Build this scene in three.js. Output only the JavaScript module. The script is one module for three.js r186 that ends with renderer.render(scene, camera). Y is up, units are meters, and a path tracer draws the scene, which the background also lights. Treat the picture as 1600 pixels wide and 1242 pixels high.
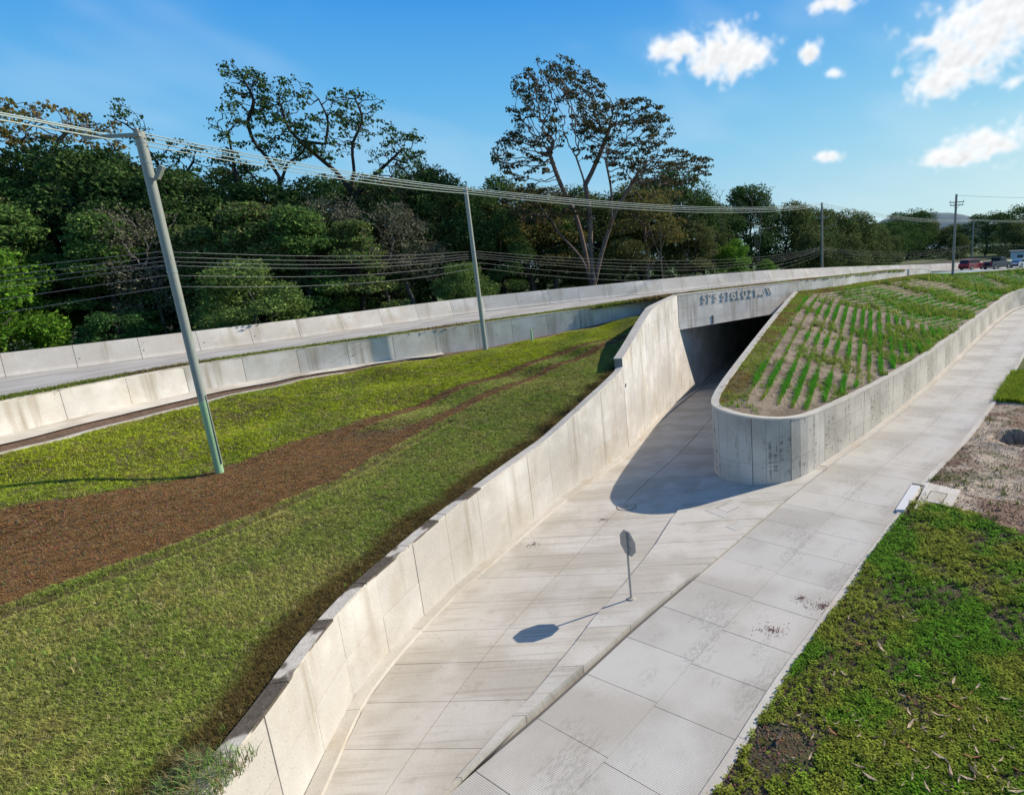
import * as THREE from 'three';
import { mergeGeometries } from 'three/addons/utils/BufferGeometryUtils.js';
import { FontLoader } from 'three/addons/loaders/FontLoader.js';
import { TextGeometry } from 'three/addons/geometries/TextGeometry.js';

// ------------------------------------------------------------------ camera, sky, sun, exposure
const scene = new THREE.Scene();
const renderer = new THREE.WebGLRenderer({ antialias: true });
renderer.toneMapping = THREE.LinearToneMapping;
renderer.toneMappingExposure = 1.12;
renderer.shadowMap.enabled = true;
renderer.setSize(1024, 794);

const camera = new THREE.PerspectiveCamera(2 * Math.atan(621 / 937.448) * 180 / Math.PI, 1600 / 1242, 0.1, 20000);
camera.position.set(0, 10, 0);
{
  const p = 12.9208 * Math.PI / 180, r = -3.42327 * Math.PI / 180;
  const fw = new THREE.Vector3(0, -Math.sin(p), -Math.cos(p)), up0 = new THREE.Vector3(0, Math.cos(p), -Math.sin(p)), rt0 = new THREE.Vector3(1, 0, 0);
  const rt = rt0.clone().multiplyScalar(Math.cos(r)).addScaledVector(up0, Math.sin(r));
  const up = up0.clone().multiplyScalar(Math.cos(r)).addScaledVector(rt0, -Math.sin(r));
  camera.quaternion.setFromRotationMatrix(new THREE.Matrix4().makeBasis(rt, up, fw.clone().negate()));
  camera.setViewOffset(2080, 1242, 0, 0, 1600, 1242);
  camera.updateMatrixWorld(true);
}

// ------------------------------------------------------------------ random numbers and noise
function rng(seed) { let a = seed >>> 0; return () => { a = (a + 0x6D2B79F5) >>> 0; let t = Math.imul(a ^ (a >>> 15), 1 | a); t = (t + Math.imul(t ^ (t >>> 7), 61 | t)) ^ t; return ((t ^ (t >>> 14)) >>> 0) / 4294967296; }; }
const R0 = rng(11);
const clamp = (x, a = 0, b = 1) => x < a ? a : x > b ? b : x;
const lerp = (a, b, t) => a + (b - a) * t;
const sstep = (a, b, x) => { const t = clamp((x - a) / (b - a)); return t * t * (3 - 2 * t); };
function hash2(x, y, s = 0) { let h = Math.imul(x | 0, 374761393) ^ Math.imul(y | 0, 668265263) ^ Math.imul(s | 0, 974634777); h = Math.imul(h ^ (h >>> 13), 1274126177); return ((h ^ (h >>> 16)) >>> 0) / 4294967296; }
// value noise on a lattice that wraps after `per` cells (0: no wrap)
function vn(x, y, per = 0, s = 0) {
  let xi = Math.floor(x), yi = Math.floor(y); const fx = x - xi, fy = y - yi, ux = fx * fx * (3 - 2 * fx), uy = fy * fy * (3 - 2 * fy);
  let x1 = xi + 1, y1 = yi + 1;
  if (per) { xi = ((xi % per) + per) % per; yi = ((yi % per) + per) % per; x1 = ((x1 % per) + per) % per; y1 = ((y1 % per) + per) % per; }
  return lerp(lerp(hash2(xi, yi, s), hash2(x1, yi, s), ux), lerp(hash2(xi, y1, s), hash2(x1, y1, s), ux), uy);
}
function fbm(x, y, oct = 4, per = 0, s = 0) { let a = 0.5, v = 0, n = 0; for (let i = 0; i < oct; i++) { v += a * vn(x, y, per, s + i * 17); n += a; a *= 0.5; x *= 2; y *= 2; per *= 2; } return v / n; }

// ------------------------------------------------------------------ sky: clear air and fair-weather clouds
const SUN = new THREE.Vector3(2.44, 1.75, -1.24).normalize();
{
  const W = 2048, H = 1024, data = new Float32Array(W * H * 4), rad = Math.PI / 180;
  // azimuth (from straight ahead to the right), elevation, half width, half height in degrees
  const clouds = [[26.4, 14.9, 4.5, 3.0], [24.6, 12.4, 3.0, 1.3], [28.5, 16.5, 3, 2.2], [6.2, 16.6, 4.0, 1.9], [2.4, 17.2, 2.6, 1.0], [8.4, 16.0, 2.2, 1.3], [16.05, 18.95, 2.7, .7], [13.9, 15.9, .95, .85], [15.9, 14.1, .7, .35],
    [29.3, 11.5, .8, .6], [27.6, 7.4, 3.8, 1.45], [24.4, 6.7, 2.7, .65], [15.3, 7.9, 1.4, .5]];
  const rc = rng(77);
  for (let i = 0; i < 16; i++) {
    const az = 48 + rc() * 262, el = 6 + 44 * rc() * rc(), w = 2 + 4.5 * rc(), h = w * (.3 + .25 * rc());
    clouds.push([az, el, w, h], [az + w * (rc() - .5), el - h * .5, w * .7, h * .5], [az + w * (rc() - .5) * 1.6, el + h * .3 * rc(), w * .5, h * .6]);
  }
  const sa = Math.atan2(SUN.x, -SUN.z), se = Math.asin(SUN.y);
  const stops = [[-90, .30, .33, .32], [-4, .46, .66, .70], [0, .50, .74, .77], [4, .40, .68, .79], [9, .25, .59, .80], [14, .14, .48, .79], [22, .032, .30, .74], [40, .03, .145, .41], [90, .03, .095, .25]];
  for (let j = 0; j < H; j++) {
    const el = ((j + .5) / H - .5) * 180;
    let k = 0; while (k < stops.length - 2 && el > stops[k + 1][0]) k++;
    const A = stops[k], B = stops[k + 1], t = clamp((el - A[0]) / (B[0] - A[0]));
    const base = [1, 2, 3].map(i => lerp(A[i], B[i], t));
    for (let i = 0; i < W; i++) {
      const phi = ((i + .5) / W - .5) * 2 * Math.PI;              // atan2(z, x)
      const ce = Math.cos(el * rad), dx = Math.cos(phi) * ce, dz = Math.sin(phi) * ce, dy = Math.sin(el * rad);
      const az = Math.atan2(dx, -dz) / rad;
      const mu = dx * SUN.x + dy * SUN.y + dz * SUN.z;
      const glow = Math.pow(clamp(.5 + .5 * mu), 6);
      const hor = Math.exp(-Math.max(el, 0) / 16);
      let r = base[0] * (.80 + .5 * glow) + .30 * glow * hor, g = base[1] * (.84 + .28 * glow) + .20 * glow * hor, b = base[2] * (.94 + .08 * glow) + .0 * glow * hor;
      // thin veil of high cloud, streaky
      const veil = el > 0 ? .12 * sstep(.45, .8, fbm(az / 9 + el * .05, el / 4 + az * .03, 3, 0, 5)) : 0;
      r = lerp(r, .75, veil); g = lerp(g, .85, veil); b = lerp(b, .92, veil);
      let dens = 0, low = 0;
      if (el > 2) for (const c of clouds) {
        let da = az - c[0]; if (da > 180) da -= 360; if (da < -180) da += 360; da *= Math.cos(c[1] * rad);
        const q = (da / c[2]) ** 2 + ((el - c[1]) / c[3]) ** 2;
        if (q < 2.6) { const d = Math.exp(-q * 1.25); if (d > dens) { low = clamp(.5 + .5 * (el - c[1]) / c[3]); } dens = 1 - (1 - dens) * (1 - d); }
      }
      if (dens > .05) {
        const wx = 1.4 * (fbm(az * .6, el * .7, 3, 0, 41) - .5), wy = .9 * (fbm(az * .6 + 5, el * .7, 3, 0, 42) - .5), n = fbm((az + wx) * .9, (el + wy) * 1.1, 6, 0, 31) - .5, n2 = fbm((az + wx) * 3.1 + 7, (el + wy) * 3.6, 4, 0, 63) - .5;
        const d = dens + .06 + 1.15 * n + .5 * n2;
        const a = sstep(.30, .98, d), thick = sstep(.55, 1.25, d);
        const bump = fbm(az * 1.7 + .35, el * 1.9 - .5, 4, 0, 31) - fbm(az * 1.7, el * 1.9, 4, 0, 31);
        const w = 1.0 + .26 * bump - .26 * thick * (1 - low) - .02 * thick;
        r = lerp(r, w * .93, a); g = lerp(g, w * .945, a); b = lerp(b, w * .96, a);
      }
      const o = (j * W + i) * 4; data[o] = r; data[o + 1] = g; data[o + 2] = b; data[o + 3] = 1;
    }
  }
  const sky = new THREE.DataTexture(data, W, H, THREE.RGBAFormat, THREE.FloatType);
  sky.mapping = THREE.EquirectangularReflectionMapping; sky.magFilter = THREE.LinearFilter; sky.minFilter = THREE.LinearFilter; sky.colorSpace = THREE.LinearSRGBColorSpace; sky.needsUpdate = true;
  scene.background = sky; scene.environment = sky;
}
const sun = new THREE.DirectionalLight(0xfff3e2, 5.0);
sun.position.copy(SUN).multiplyScalar(260); sun.target.position.set(0, 0, -50);
sun.position.add(sun.target.position); sun.castShadow = true; sun.shadow.radius = 1; sun.shadow.mapSize.set(4096, 4096);
Object.assign(sun.shadow.camera, { left: -140, right: 140, top: 140, bottom: -140, near: 1, far: 700 });
scene.add(sun, sun.target);

// ------------------------------------------------------------------ helpers
const used = new Map();
function numbered(name) { const n = used.get(name) || 0; used.set(name, n + 1); return n ? name + '_' + String(n).padStart(3, '0') : name; }
function mesh(name, geo, mat, parent = scene) {
  const m = new THREE.Mesh(geo, mat); m.castShadow = true; m.receiveShadow = true;
  m.name = parent === scene ? numbered(name) : name; parent.add(m); return m;
}
function thing(name, label, category, [x, y, z] = [0, 0, 0], turn = 0, group) {
  const o = new THREE.Group(); o.name = numbered(name); o.position.set(x, y, z); o.rotation.y = turn; scene.add(o);
  return tag(o, label, category, group);
}
function tag(o, label, category, group) { o.userData.label = label; o.userData.category = category; if (group) o.userData.group = group; return o; }
function struct(o) { o.userData.kind = 'structure'; return o; }
function structGroup(name) { const o = new THREE.Group(); o.name = numbered(name); scene.add(o); return struct(o); }

// general six-sided block: a, b, c, d run counter-clockwise on its visible face, `off` leads to its back face; uv for the four corners in metres
function hexa(a, b, c, d, off, uv) {
  const P = [a, b, c, d, ...[a, b, c, d].map(p => [p[0] + off[0], p[1] + off[1], p[2] + off[2]])];
  const quads = [[0, 1, 2, 3], [4, 7, 6, 5], [0, 4, 5, 1], [1, 5, 6, 2], [2, 6, 7, 3], [3, 7, 4, 0]];
  const pos = [], uvs = [], U = [...uv, ...uv.map(q => [q[0] + .07, q[1] + .09])];
  for (const q of quads) for (const i of [q[0], q[1], q[2], q[0], q[2], q[3]]) { pos.push(...P[i]); uvs.push(...U[i]); }
  const g = new THREE.BufferGeometry();
  g.setAttribute('position', new THREE.Float32BufferAttribute(pos, 3)); g.setAttribute('uv', new THREE.Float32BufferAttribute(uvs, 2)); g.computeVertexNormals();
  return g;
}
// grid surface from a function (i, j) -> {p:[x,y,z], uv:[u,v], c:[r,g,b]?}
function grid(n, m, fn) {
  const pos = [], uv = [], col = [], idx = [];
  for (let i = 0; i <= n; i++) for (let j = 0; j <= m; j++) { const q = fn(i / n, j / m); pos.push(...q.p); uv.push(...(q.uv || [q.p[0], q.p[2]])); if (q.c) col.push(...q.c); }
  for (let i = 0; i < n; i++) for (let j = 0; j < m; j++) { const a = i * (m + 1) + j, b = a + m + 1; idx.push(a, b, a + 1, b, b + 1, a + 1); }
  const g = new THREE.BufferGeometry();
  g.setAttribute('position', new THREE.Float32BufferAttribute(pos, 3)); g.setAttribute('uv', new THREE.Float32BufferAttribute(uv, 2));
  if (col.length) g.setAttribute('color', new THREE.Float32BufferAttribute(col, 3));
  g.setIndex(idx); g.computeVertexNormals(); return g;
}
// a line on plan: points [x, z, ...values]; resampled every `step` metres with arc length s, direction and the normal on the right-hand side of travel
function line(pts, step = 1) {
  const c = new THREE.CatmullRomCurve3(pts.map(p => new THREE.Vector3(p[0], 0, p[1])), false, 'centripetal');
  const K = 40 * (pts.length - 1), raw = [];
  let s = 0, prev = null;
  for (let i = 0; i <= K; i++) {
    const t = i / K, q = c.getPoint(t), f = t * (pts.length - 1), k = Math.min(pts.length - 2, Math.floor(f)), w = f - k;
    if (prev) s += q.distanceTo(prev); prev = q;
    raw.push({ x: q.x, z: q.z, s, v: pts[k].slice(2).map((a, n) => lerp(a, pts[k + 1][n + 2], w)) });
  }
  const at = (d) => {
    d = clamp(d, 0, s); let lo = 0, hi = raw.length - 1; while (hi - lo > 1) { const m = (lo + hi) >> 1; if (raw[m].s < d) lo = m; else hi = m; }
    const a = raw[lo], b = raw[hi], w = (d - a.s) / Math.max(1e-6, b.s - a.s), a0 = raw[Math.max(0, lo - 4)], b0 = raw[Math.min(raw.length - 1, hi + 4)];
    const tx = b0.x - a0.x, tz = b0.z - a0.z, L = Math.hypot(tx, tz);
    return { x: lerp(a.x, b.x, w), z: lerp(a.z, b.z, w), s: d, tx: tx / L, tz: tz / L, nx: -tz / L, nz: tx / L, v: a.v.map((q, n) => lerp(q, b.v[n], w)) };
  };
  const n = Math.max(1, Math.round(s / step)), st = []; for (let i = 0; i <= n; i++) st.push(at(s * i / n));
  return { length: s, at, st };
}
const off = (q, d, y) => [q.x + q.nx * d, y, q.z + q.nz * d];
// solid wall along a line: from offset d0 (front) to d1 (back), bottom yb(q), top yt(q)
function ribbon(ln, d0, d1, yb, yt, from = 0, to = ln.length, step = 1) {
  const n = Math.max(1, Math.round((to - from) / step)), gs = [];
  for (let i = 0; i < n; i++) {
    const p = ln.at(lerp(from, to, i / n)), q = ln.at(lerp(from, to, (i + 1) / n));
    const f = (A, d, y) => off(A, d, y);
    const P = [f(p, d0, yb(p)), f(q, d0, yb(q)), f(q, d0, yt(q)), f(p, d0, yt(p)), f(p, d1, yb(p)), f(q, d1, yb(q)), f(q, d1, yt(q)), f(p, d1, yt(p))];
    const quads = [[0, 1, 2, 3, 0], [5, 4, 7, 6, 0], [3, 2, 6, 7, 1], [4, 5, 1, 0, 1]]; if (i === 0) quads.push([4, 0, 3, 7, 2]); if (i === n - 1) quads.push([1, 5, 6, 2, 2]);
    const pos = [], uv = [], S = [p.s, q.s, q.s, p.s, p.s, q.s, q.s, p.s];
    for (const k of quads) for (const e of [k[0], k[1], k[2], k[0], k[2], k[3]]) { pos.push(...P[e]); uv.push(...(k[4] === 0 ? [S[e], P[e][1]] : k[4] === 1 ? [S[e], e < 4 ? 0 : d1 - d0] : [e < 4 ? 0 : d1 - d0, P[e][1]])); }
    const g = new THREE.BufferGeometry(); g.setAttribute('position', new THREE.Float32BufferAttribute(pos, 3)); g.setAttribute('uv', new THREE.Float32BufferAttribute(uv, 2)); g.computeVertexNormals(); gs.push(g);
  }
  return mergeGeometries(gs);
}
// cast panels on the face of a wall: columns of width cw, rows at given heights; every panel its own mesh under `parent`
function panels(parent, ln, d, yb, yt, { cw = 2.4, rowH = 1.2, rows = null, gap = .012, deep = .05, mats, from = 0, to = ln.length, name = 'panel', strong = 0, seed = 1, level = null }) {
  const r = rng(seed), n = Math.max(1, Math.round((to - from) / cw));
  for (let i = 0; i < n; i++) {
    const g0 = strong && i % strong === 0 ? gap * 3.4 : gap, g1 = strong && (i + 1) % strong === 0 ? gap * 3.4 : gap;
    const p = ln.at(lerp(from, to, i / n) + g0), q = ln.at(lerp(from, to, (i + 1) / n) - g1);
    const cuts = level ? level : null, lo = Math.min(yb(p), yb(q)), hi = Math.max(yt(p), yt(q));
    const lev = []; if (cuts) for (const y of cuts) lev.push(() => y); else { const nr = rows || Math.max(1, Math.round((hi - lo) / rowH)); for (let k = 1; k < nr; k++) lev.push((A) => lerp(yb(A), yt(A), k / nr)); }
    const bounds = [yb, ...lev, yt];
    for (let k = 0; k < bounds.length - 1; k++) {
      const y = (A, w, e) => clamp(w(A) + e, yb(A), yt(A));
      const e0 = k ? gap : 0, e1 = k < bounds.length - 2 ? -gap : 0;
      const a = off(p, d, y(p, bounds[k], e0)), b = off(q, d, y(q, bounds[k], e0)), c = off(q, d, y(q, bounds[k + 1], e1)), dd = off(p, d, y(p, bounds[k + 1], e1));
      if (dd[1] - a[1] < .04 && c[1] - b[1] < .04) continue;
      const sgn = d > 0 ? -1 : 1, o = [p.nx * deep * sgn, 0, p.nz * deep * sgn], ou = Math.floor(seed * 3.7), ov = 0;
      const jit = (r() - .5) * .006; for (const c4 of [a, b, c, dd]) { c4[0] += p.nx * jit; c4[2] += p.nz * jit; }
      mesh(name, hexa(a, b, c, dd, o, [[p.s + ou, a[1] + ov], [q.s + ou, b[1] + ov], [q.s + ou, c[1] + ov], [p.s + ou, dd[1] + ov]]), mats[Math.floor(r() * mats.length)], parent);
    }
  }
}

// ------------------------------------------------------------------ materials
function tex(N, fn, metres, srgb = true) {
  const d = new Uint8Array(N * N * 4);
  for (let j = 0; j < N; j++) for (let i = 0; i < N; i++) { const c = fn(i / N, j / N), o = (j * N + i) * 4; d[o] = clamp(c[0]) * 255; d[o + 1] = clamp(c[1]) * 255; d[o + 2] = clamp(c[2]) * 255; d[o + 3] = 255; }
  const t = new THREE.DataTexture(d, N, N); t.wrapS = t.wrapT = THREE.RepeatWrapping; t.magFilter = THREE.LinearFilter; t.minFilter = THREE.LinearMipmapLinearFilter; t.generateMipmaps = true;
  t.repeat.set(1 / metres, 1 / metres); if (srgb) t.colorSpace = THREE.SRGBColorSpace; t.needsUpdate = true; return t;
}
const mix3 = (a, b, t) => [lerp(a[0], b[0], t), lerp(a[1], b[1], t), lerp(a[2], b[2], t)];
// wall concrete: cement clouds, vertical run-off stains, pour lines, pores
const texWall = tex(1024, (u, v) => {
  const big = fbm(u * 4, v * 4, 5, 4, 1), mid = fbm(u * 16, v * 16, 4, 16, 2), fine = vn(u * 512, v * 512, 512, 3), run = fbm(u * 40, v * 3, 3, 0, 4) * sstep(.35, .75, fbm(u * 6, v * 2, 3, 0, 5)), wrap = Math.min(1, 8 * Math.min(u, 1 - u), 8 * Math.min(v, 1 - v));
  let c = mix3([.73, .715, .685], [.845, .835, .81], sstep(.25, .75, big * .7 + mid * .3));
  c = mix3(c, [.60, .565, .505], clamp(1.6 * (run - .29)) * wrap);
  c = mix3(c, [.66, .60, .51], .35 * sstep(.6, .85, fbm(u * 5 + 3, v * 5, 4, 5, 9)));
  const pore = hash2(Math.floor(u * 512), Math.floor(v * 512), 8) > .9955 ? -.24 : 0;
  const e = (fine - .5) * .05 + pore; return [c[0] + e, c[1] + e, c[2] + e];
}, 8);
const texStain = tex(1024, (u, v) => {   // weathered form-board concrete with dark vertical weather marks
  const big = fbm(u * 4, v * 4, 5, 4, 21), fine = vn(u * 512, v * 512, 512, 23), run = fbm(u * 64, v * 5, 4, 0, 24), patch = sstep(.45, .62, fbm(u * 7, v * 4, 4, 0, 25)), wrap = Math.min(1, 8 * Math.min(u, 1 - u), 8 * Math.min(v, 1 - v));
  const rip = fbm(u * 22, v * 60, 3, 0, 26);
  let c = mix3([.66, .645, .61], [.77, .755, .72], sstep(.25, .75, big));
  c = mix3(c, [.36, .335, .30], .75 * sstep(.52, .7, run * .6 + rip * .4) * patch * wrap);
  const e = (fine - .5) * .06 + (hash2(Math.floor(u * 400), Math.floor(v * 400), 28) > .994 ? -.2 : 0); return [c[0] + e, c[1] + e, c[2] + e];
}, 6);
const texMoss = tex(512, (u, v) => {   // coping concrete overgrown with dark lichen in ragged patches
  const p = fbm(u * 5, v * 9, 5, 0, 121), e = .16 * (vn(u * 256, v * 256, 256, 122) - .5) + .12 * (fbm(u * 40, v * 40, 3, 40, 123) - .5);
  const c = mix3([.80, .775, .73], [.36, .325, .28], sstep(.40, .50, p + .25 * e)); return [c[0] + e, c[1] + e, c[2] + e];
}, 5);
// ramp concrete: drawn across the lane, warm dust, tyre grime
const texRamp = tex(1024, (u, v) => {
  const big = fbm(u * 5, v * 5, 5, 5, 41), across = fbm(u * 3, v * 90, 3, 0, 42), fine = vn(u * 512, v * 512, 512, 43), spots = sstep(.70, .82, fbm(u * 30, v * 30, 3, 30, 44)), wrap = Math.min(1, 10 * Math.min(u, 1 - u), 10 * Math.min(v, 1 - v));
  let c = mix3([.715, .69, .64], [.785, .765, .725], sstep(.3, .7, big));
  c = mix3(c, [.61, .565, .505], .38 * sstep(.5, .8, across) * wrap);
  c = mix3(c, [.52, .48, .42], .14 * spots);
  const e = (fine - .5) * .045; return [c[0] + e, c[1] + e, c[2] + e];
}, 6);
// service road concrete: raked ridges across the lane, grey tyre and water marks
const texRoad = tex(1024, (u, v) => {
  const big = fbm(u * 4, v * 4, 5, 4, 61), rake = Math.sin(v * Math.PI * 2 * 150 + 1.5 * vn(u * 40, v * 20, 0, 66)), fine = vn(u * 512, v * 512, 512, 63), mark = sstep(.5, .68, fbm(u * 9, v * 4, 5, 0, 64)) * sstep(.35, .75, fbm(u * 120, v * 60, 3, 0, 65)), wrap = Math.min(1, 10 * Math.min(u, 1 - u), 10 * Math.min(v, 1 - v));
  let c = mix3([.70, .68, .64], [.765, .75, .715], sstep(.3, .7, big));
  c = mix3(c, [.55, .535, .51], .34 * mark * wrap);
  const e = (fine - .5) * .05 + rake * .022; return [c[0] + e, c[1] + e, c[2] + e];
}, 6);
const bumpRoad = tex(512, (u, v) => { const e = .5 + .35 * Math.sin(v * Math.PI * 2 * 75 + 1.2 * vn(u * 30, v * 15, 0, 66)) + .3 * (vn(u * 256, v * 256, 256, 69) - .5); return [e, e, e]; }, 3, false);
const texSoil = tex(1024, (u, v) => {
  const big = fbm(u * 6, v * 6, 5, 6, 81), mid = fbm(u * 40, v * 40, 4, 40, 82), fine = vn(u * 512, v * 512, 512, 83);
  const e = .86 + .22 * (big - .5) + .36 * (mid - .5) + .2 * (fine - .5); return [e, e, e];
}, 4);
// clay that has dried in plates
const crackPts = []; { const r = rng(5), N = 22; for (let i = 0; i < N; i++) for (let j = 0; j < N; j++) crackPts.push([(i + .1 + .8 * r()) / N, (j + .1 + .8 * r()) / N]); }
const texCrack = tex(1024, (u, v) => {
  const N = 22, wu = u + .012 * (fbm(u * 20, v * 20, 2, 20, 91) - .5), wv = v + .012 * (fbm(u * 20, v * 20, 2, 20, 92) - .5), ci = Math.floor(wu * N), cj = Math.floor(wv * N); let a = 9, b = 9;
  for (let di = -1; di <= 1; di++) for (let dj = -1; dj <= 1; dj++) { const p = crackPts[((ci + di + N) % N) * N + ((cj + dj + N) % N)]; let dx = Math.abs(p[0] - ((wu % 1) + 1) % 1), dy = Math.abs(p[1] - ((wv % 1) + 1) % 1); if (dx > .5) dx = 1 - dx; if (dy > .5) dy = 1 - dy; const q = Math.hypot(dx, dy) * N; if (q < a) { b = a; a = q; } else if (q < b) b = q; }
  const gate = sstep(.45, .6, fbm(u * 5, v * 5, 3, 5, 95)), crack = (1 - sstep(.02, .10, b - a)) * gate, big = fbm(u * 6, v * 6, 4, 6, 93), fine = fbm(u * 90, v * 90, 3, 90, 94);
  let c = mix3([.56, .51, .44], [.70, .66, .59], sstep(.3, .7, big)); const e = (fine - .5) * .26; c = [c[0] + e, c[1] + e, c[2] + e]; return mix3(c, [.22, .19, .16], crack * .9);
}, 6);
const bumpFine = tex(512, (u, v) => { const e = .5 + .7 * (fbm(u * 32, v * 32, 5, 32, 71) - .5); return [e, e, e]; }, 2, false);
const std = (o) => new THREE.MeshStandardMaterial({ roughness: .9, metalness: 0, ...o });
const tint = (r, g, b) => new THREE.Color().setRGB(r, g, b);
const concrete = (map, k, bump = bumpFine, bs = .006) => std({ map, color: tint(k[0], k[1], k[2]), bumpMap: bump, bumpScale: bs, roughness: .92 });
const M = {
  wall: [[1.07, 1.07, 1.07], [1.0, 1.0, 1.0], [1.07, 1.055, 1.03], [1.03, 1.03, 1.04]].map(k => concrete(texWall, k)),
  wallWarm: [[.98, .965, .94], [.94, .92, .89], [1, .99, .975], [.96, .94, .905]].map(k => concrete(texWall, k)),
  stain: [[1, 1, 1], [.93, .93, .92], [.97, .96, .94]].map(k => concrete(texStain, k)),
  right: [[1.02, 1.0, .95], [.95, .935, .90], [1, .98, .94]].map(k => concrete(texStain, k)),
  ramp: [[1, 1, 1], [.965, .955, .94], [1.0, .99, .97], [.94, .93, .92]].map(k => concrete(texRamp, k, bumpFine, .004)),
  road: [[1, 1, 1], [.955, .955, .955], [1.0, .99, .975], [.975, .97, .96]].map(k => concrete(texRoad, k, bumpRoad, .004)),
  kerb: concrete(texWall, [1.0, .965, .90]), kerbs: [[1.02, .985, .93], [.96, .92, .86], [1, .97, .91]].map(k => concrete(texWall, k)),
  barrier: [[1.12, 1.08, 1.03], [1.07, 1.035, .985], [1.14, 1.10, 1.06], [1.09, 1.06, 1.02]].map(k => concrete(texWall, k)),
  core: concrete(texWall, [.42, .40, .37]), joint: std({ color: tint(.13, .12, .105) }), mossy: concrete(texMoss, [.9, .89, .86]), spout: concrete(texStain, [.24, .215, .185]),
  island: [[.98, .985, .99], [.93, .94, .945], [1, .995, .985]].map(k => concrete(texRamp, k)),
};

// ------------------------------------------------------------------ levels
const floorY = (z) => z > -27 ? 0 : Math.max(-1.5, (z + 27) * .06);      // underpass ramp
const roadY = (z) => z > -30 ? 0 : Math.min(2.2, (-30 - z) * .018);      // service road
const sAtZ = (ln, z) => { let a = 0, b = ln.length; for (let i = 0; i < 50; i++) { const m = (a + b) / 2; if (ln.at(m).z > z) a = m; else b = m; } return a; };

// ------------------------------------------------------------------ retaining wall and wing wall on the ramp's far side from the service road
const WL = line([[-7.2, -2.5, 0, 2.42], [-7.35, -5.4, 0, 2.46], [-7.5, -8.3, 0, 2.5], [-7.65, -10.0, 0, 2.5], [-7.88, -11.3, 0, 2.44], [-8.04, -12.68, 0, 2.37], [-7.95, -14.09, 0, 2.41], [-7.74, -15.37, 0, 2.44], [-7.29, -17.47, 0, 2.55], [-6.85, -18.8, 0, 2.66], [-5.09, -24.21, 0, 2.98], [-3.66, -27.81, 0, 3.72], [-2.37, -31.9, 0, 4.32], [-.77, -39.86, 0, 6.62], [1.36, -48.1, 0, 7.2], [3.19, -54.2, 0, 7.2], [5.9, -63, 0, 7], [9, -73, 0, 7], [12.5, -84, 0, 7]], 1);
const sWing = sAtZ(WL, -32.3), sPortal = sAtZ(WL, -48.1), sEnd = WL.length;
const yFloor = (q) => floorY(q.z) - .02;
{
  const topL = (q) => q.v[1] - .06;
  const w = thing('retaining_wall', 'long low concrete retaining wall holding back the big lawn beside the ramp', 'wall', [0, 0, 0]);
  mesh('wall_core', ribbon(WL, 0, -.28, (q) => floorY(q.z) - .6, (q) => q.v[1] - .065, 0, sWing - .02, .8), M.core, w);
  panels(w, WL, .03, yFloor, topL, { cw: 1.75, rowH: 1.25, mats: M.wallWarm, from: 0, to: sWing - .02, strong: 4, gap: .0045, seed: 21 });
  const n = 16; for (let i = 0; i < n; i++) {
    const a = sWing * i / n + .012, b = sWing * (i + 1) / n - .012, za = WL.at((a + b) / 2).z;
    mesh('coping', ribbon(WL, .045, -.30, (q) => q.v[1] - .06, (q) => q.v[1], a, b, .7), za > -19 ? M.mossy : M.kerbs[i % 3], w);
  }
  // wing wall beside the portal, higher than the lawn behind it
  const prof = (q) => q.z > -41 ? lerp(4.92, 6.92, clamp((-32.3 - q.z) / 8.7)) : lerp(6.92, 7.2, clamp((-41 - q.z) / 7));
  const g = thing('wing_wall', 'tall pale wing wall with sloping top at the mouth of the underpass', 'wall');
  mesh('wall_core', ribbon(WL, 0, -.42, (q) => floorY(q.z) - .6, (q) => prof(q) - .03, sWing, sPortal + .45, .8), M.core, g);
  panels(g, WL, .03, yFloor, (q) => prof(q) - .03, { cw: 2.15, mats: M.wall, from: sWing, to: sPortal + .02, level: [.1, 1.55, 3.0, 4.45, 5.9], gap: .006, seed: 31, strong: 2 });
  mesh('coping', ribbon(WL, .04, -.46, (q) => prof(q) - .028, prof, sWing, sPortal + .45, .8), M.kerbs[0], g);
  // drain hole
  const q = WL.at(sAtZ(WL, -32.6)), d = mesh('weep_hole', new THREE.CylinderGeometry(.11, .11, .05, 14), M.joint, g);
  d.position.set(q.x + q.nx * .02, 3.35, q.z + q.nz * .02); d.rotation.set(0, 0, Math.PI / 2); d.rotation.y = Math.atan2(-q.nz, q.nx) ;
  // tunnel wall behind the portal
  const t = thing('tunnel_wall', 'shaded concrete side wall inside the underpass beyond the wing wall', 'wall');
  mesh('wall_core', ribbon(WL, 0, -.4, (q) => -2.2, (q) => 4.9, sPortal + .46, sEnd, 1.5), M.core, t);
  panels(t, WL, .03, yFloor, () => 4.6, { cw: 2.6, mats: M.wall, from: sPortal + .04, to: sEnd, level: [.1, 1.55, 3.0], seed: 33 });
}
// kerb along the foot of the wall
{
  const k = thing('ramp_kerb', 'narrow pale kerb along the foot of the retaining wall', 'kerb');
  const n = 26; for (let i = 0; i < n; i++) mesh('kerb_stone', ribbon(WL, .032, .36, (q) => floorY(q.z) - .2, (q) => floorY(q.z) + .11, sEnd * i / n + .006, sEnd * (i + 1) / n - .006, .8), M.kerbs[i % 3], k);
}

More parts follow.
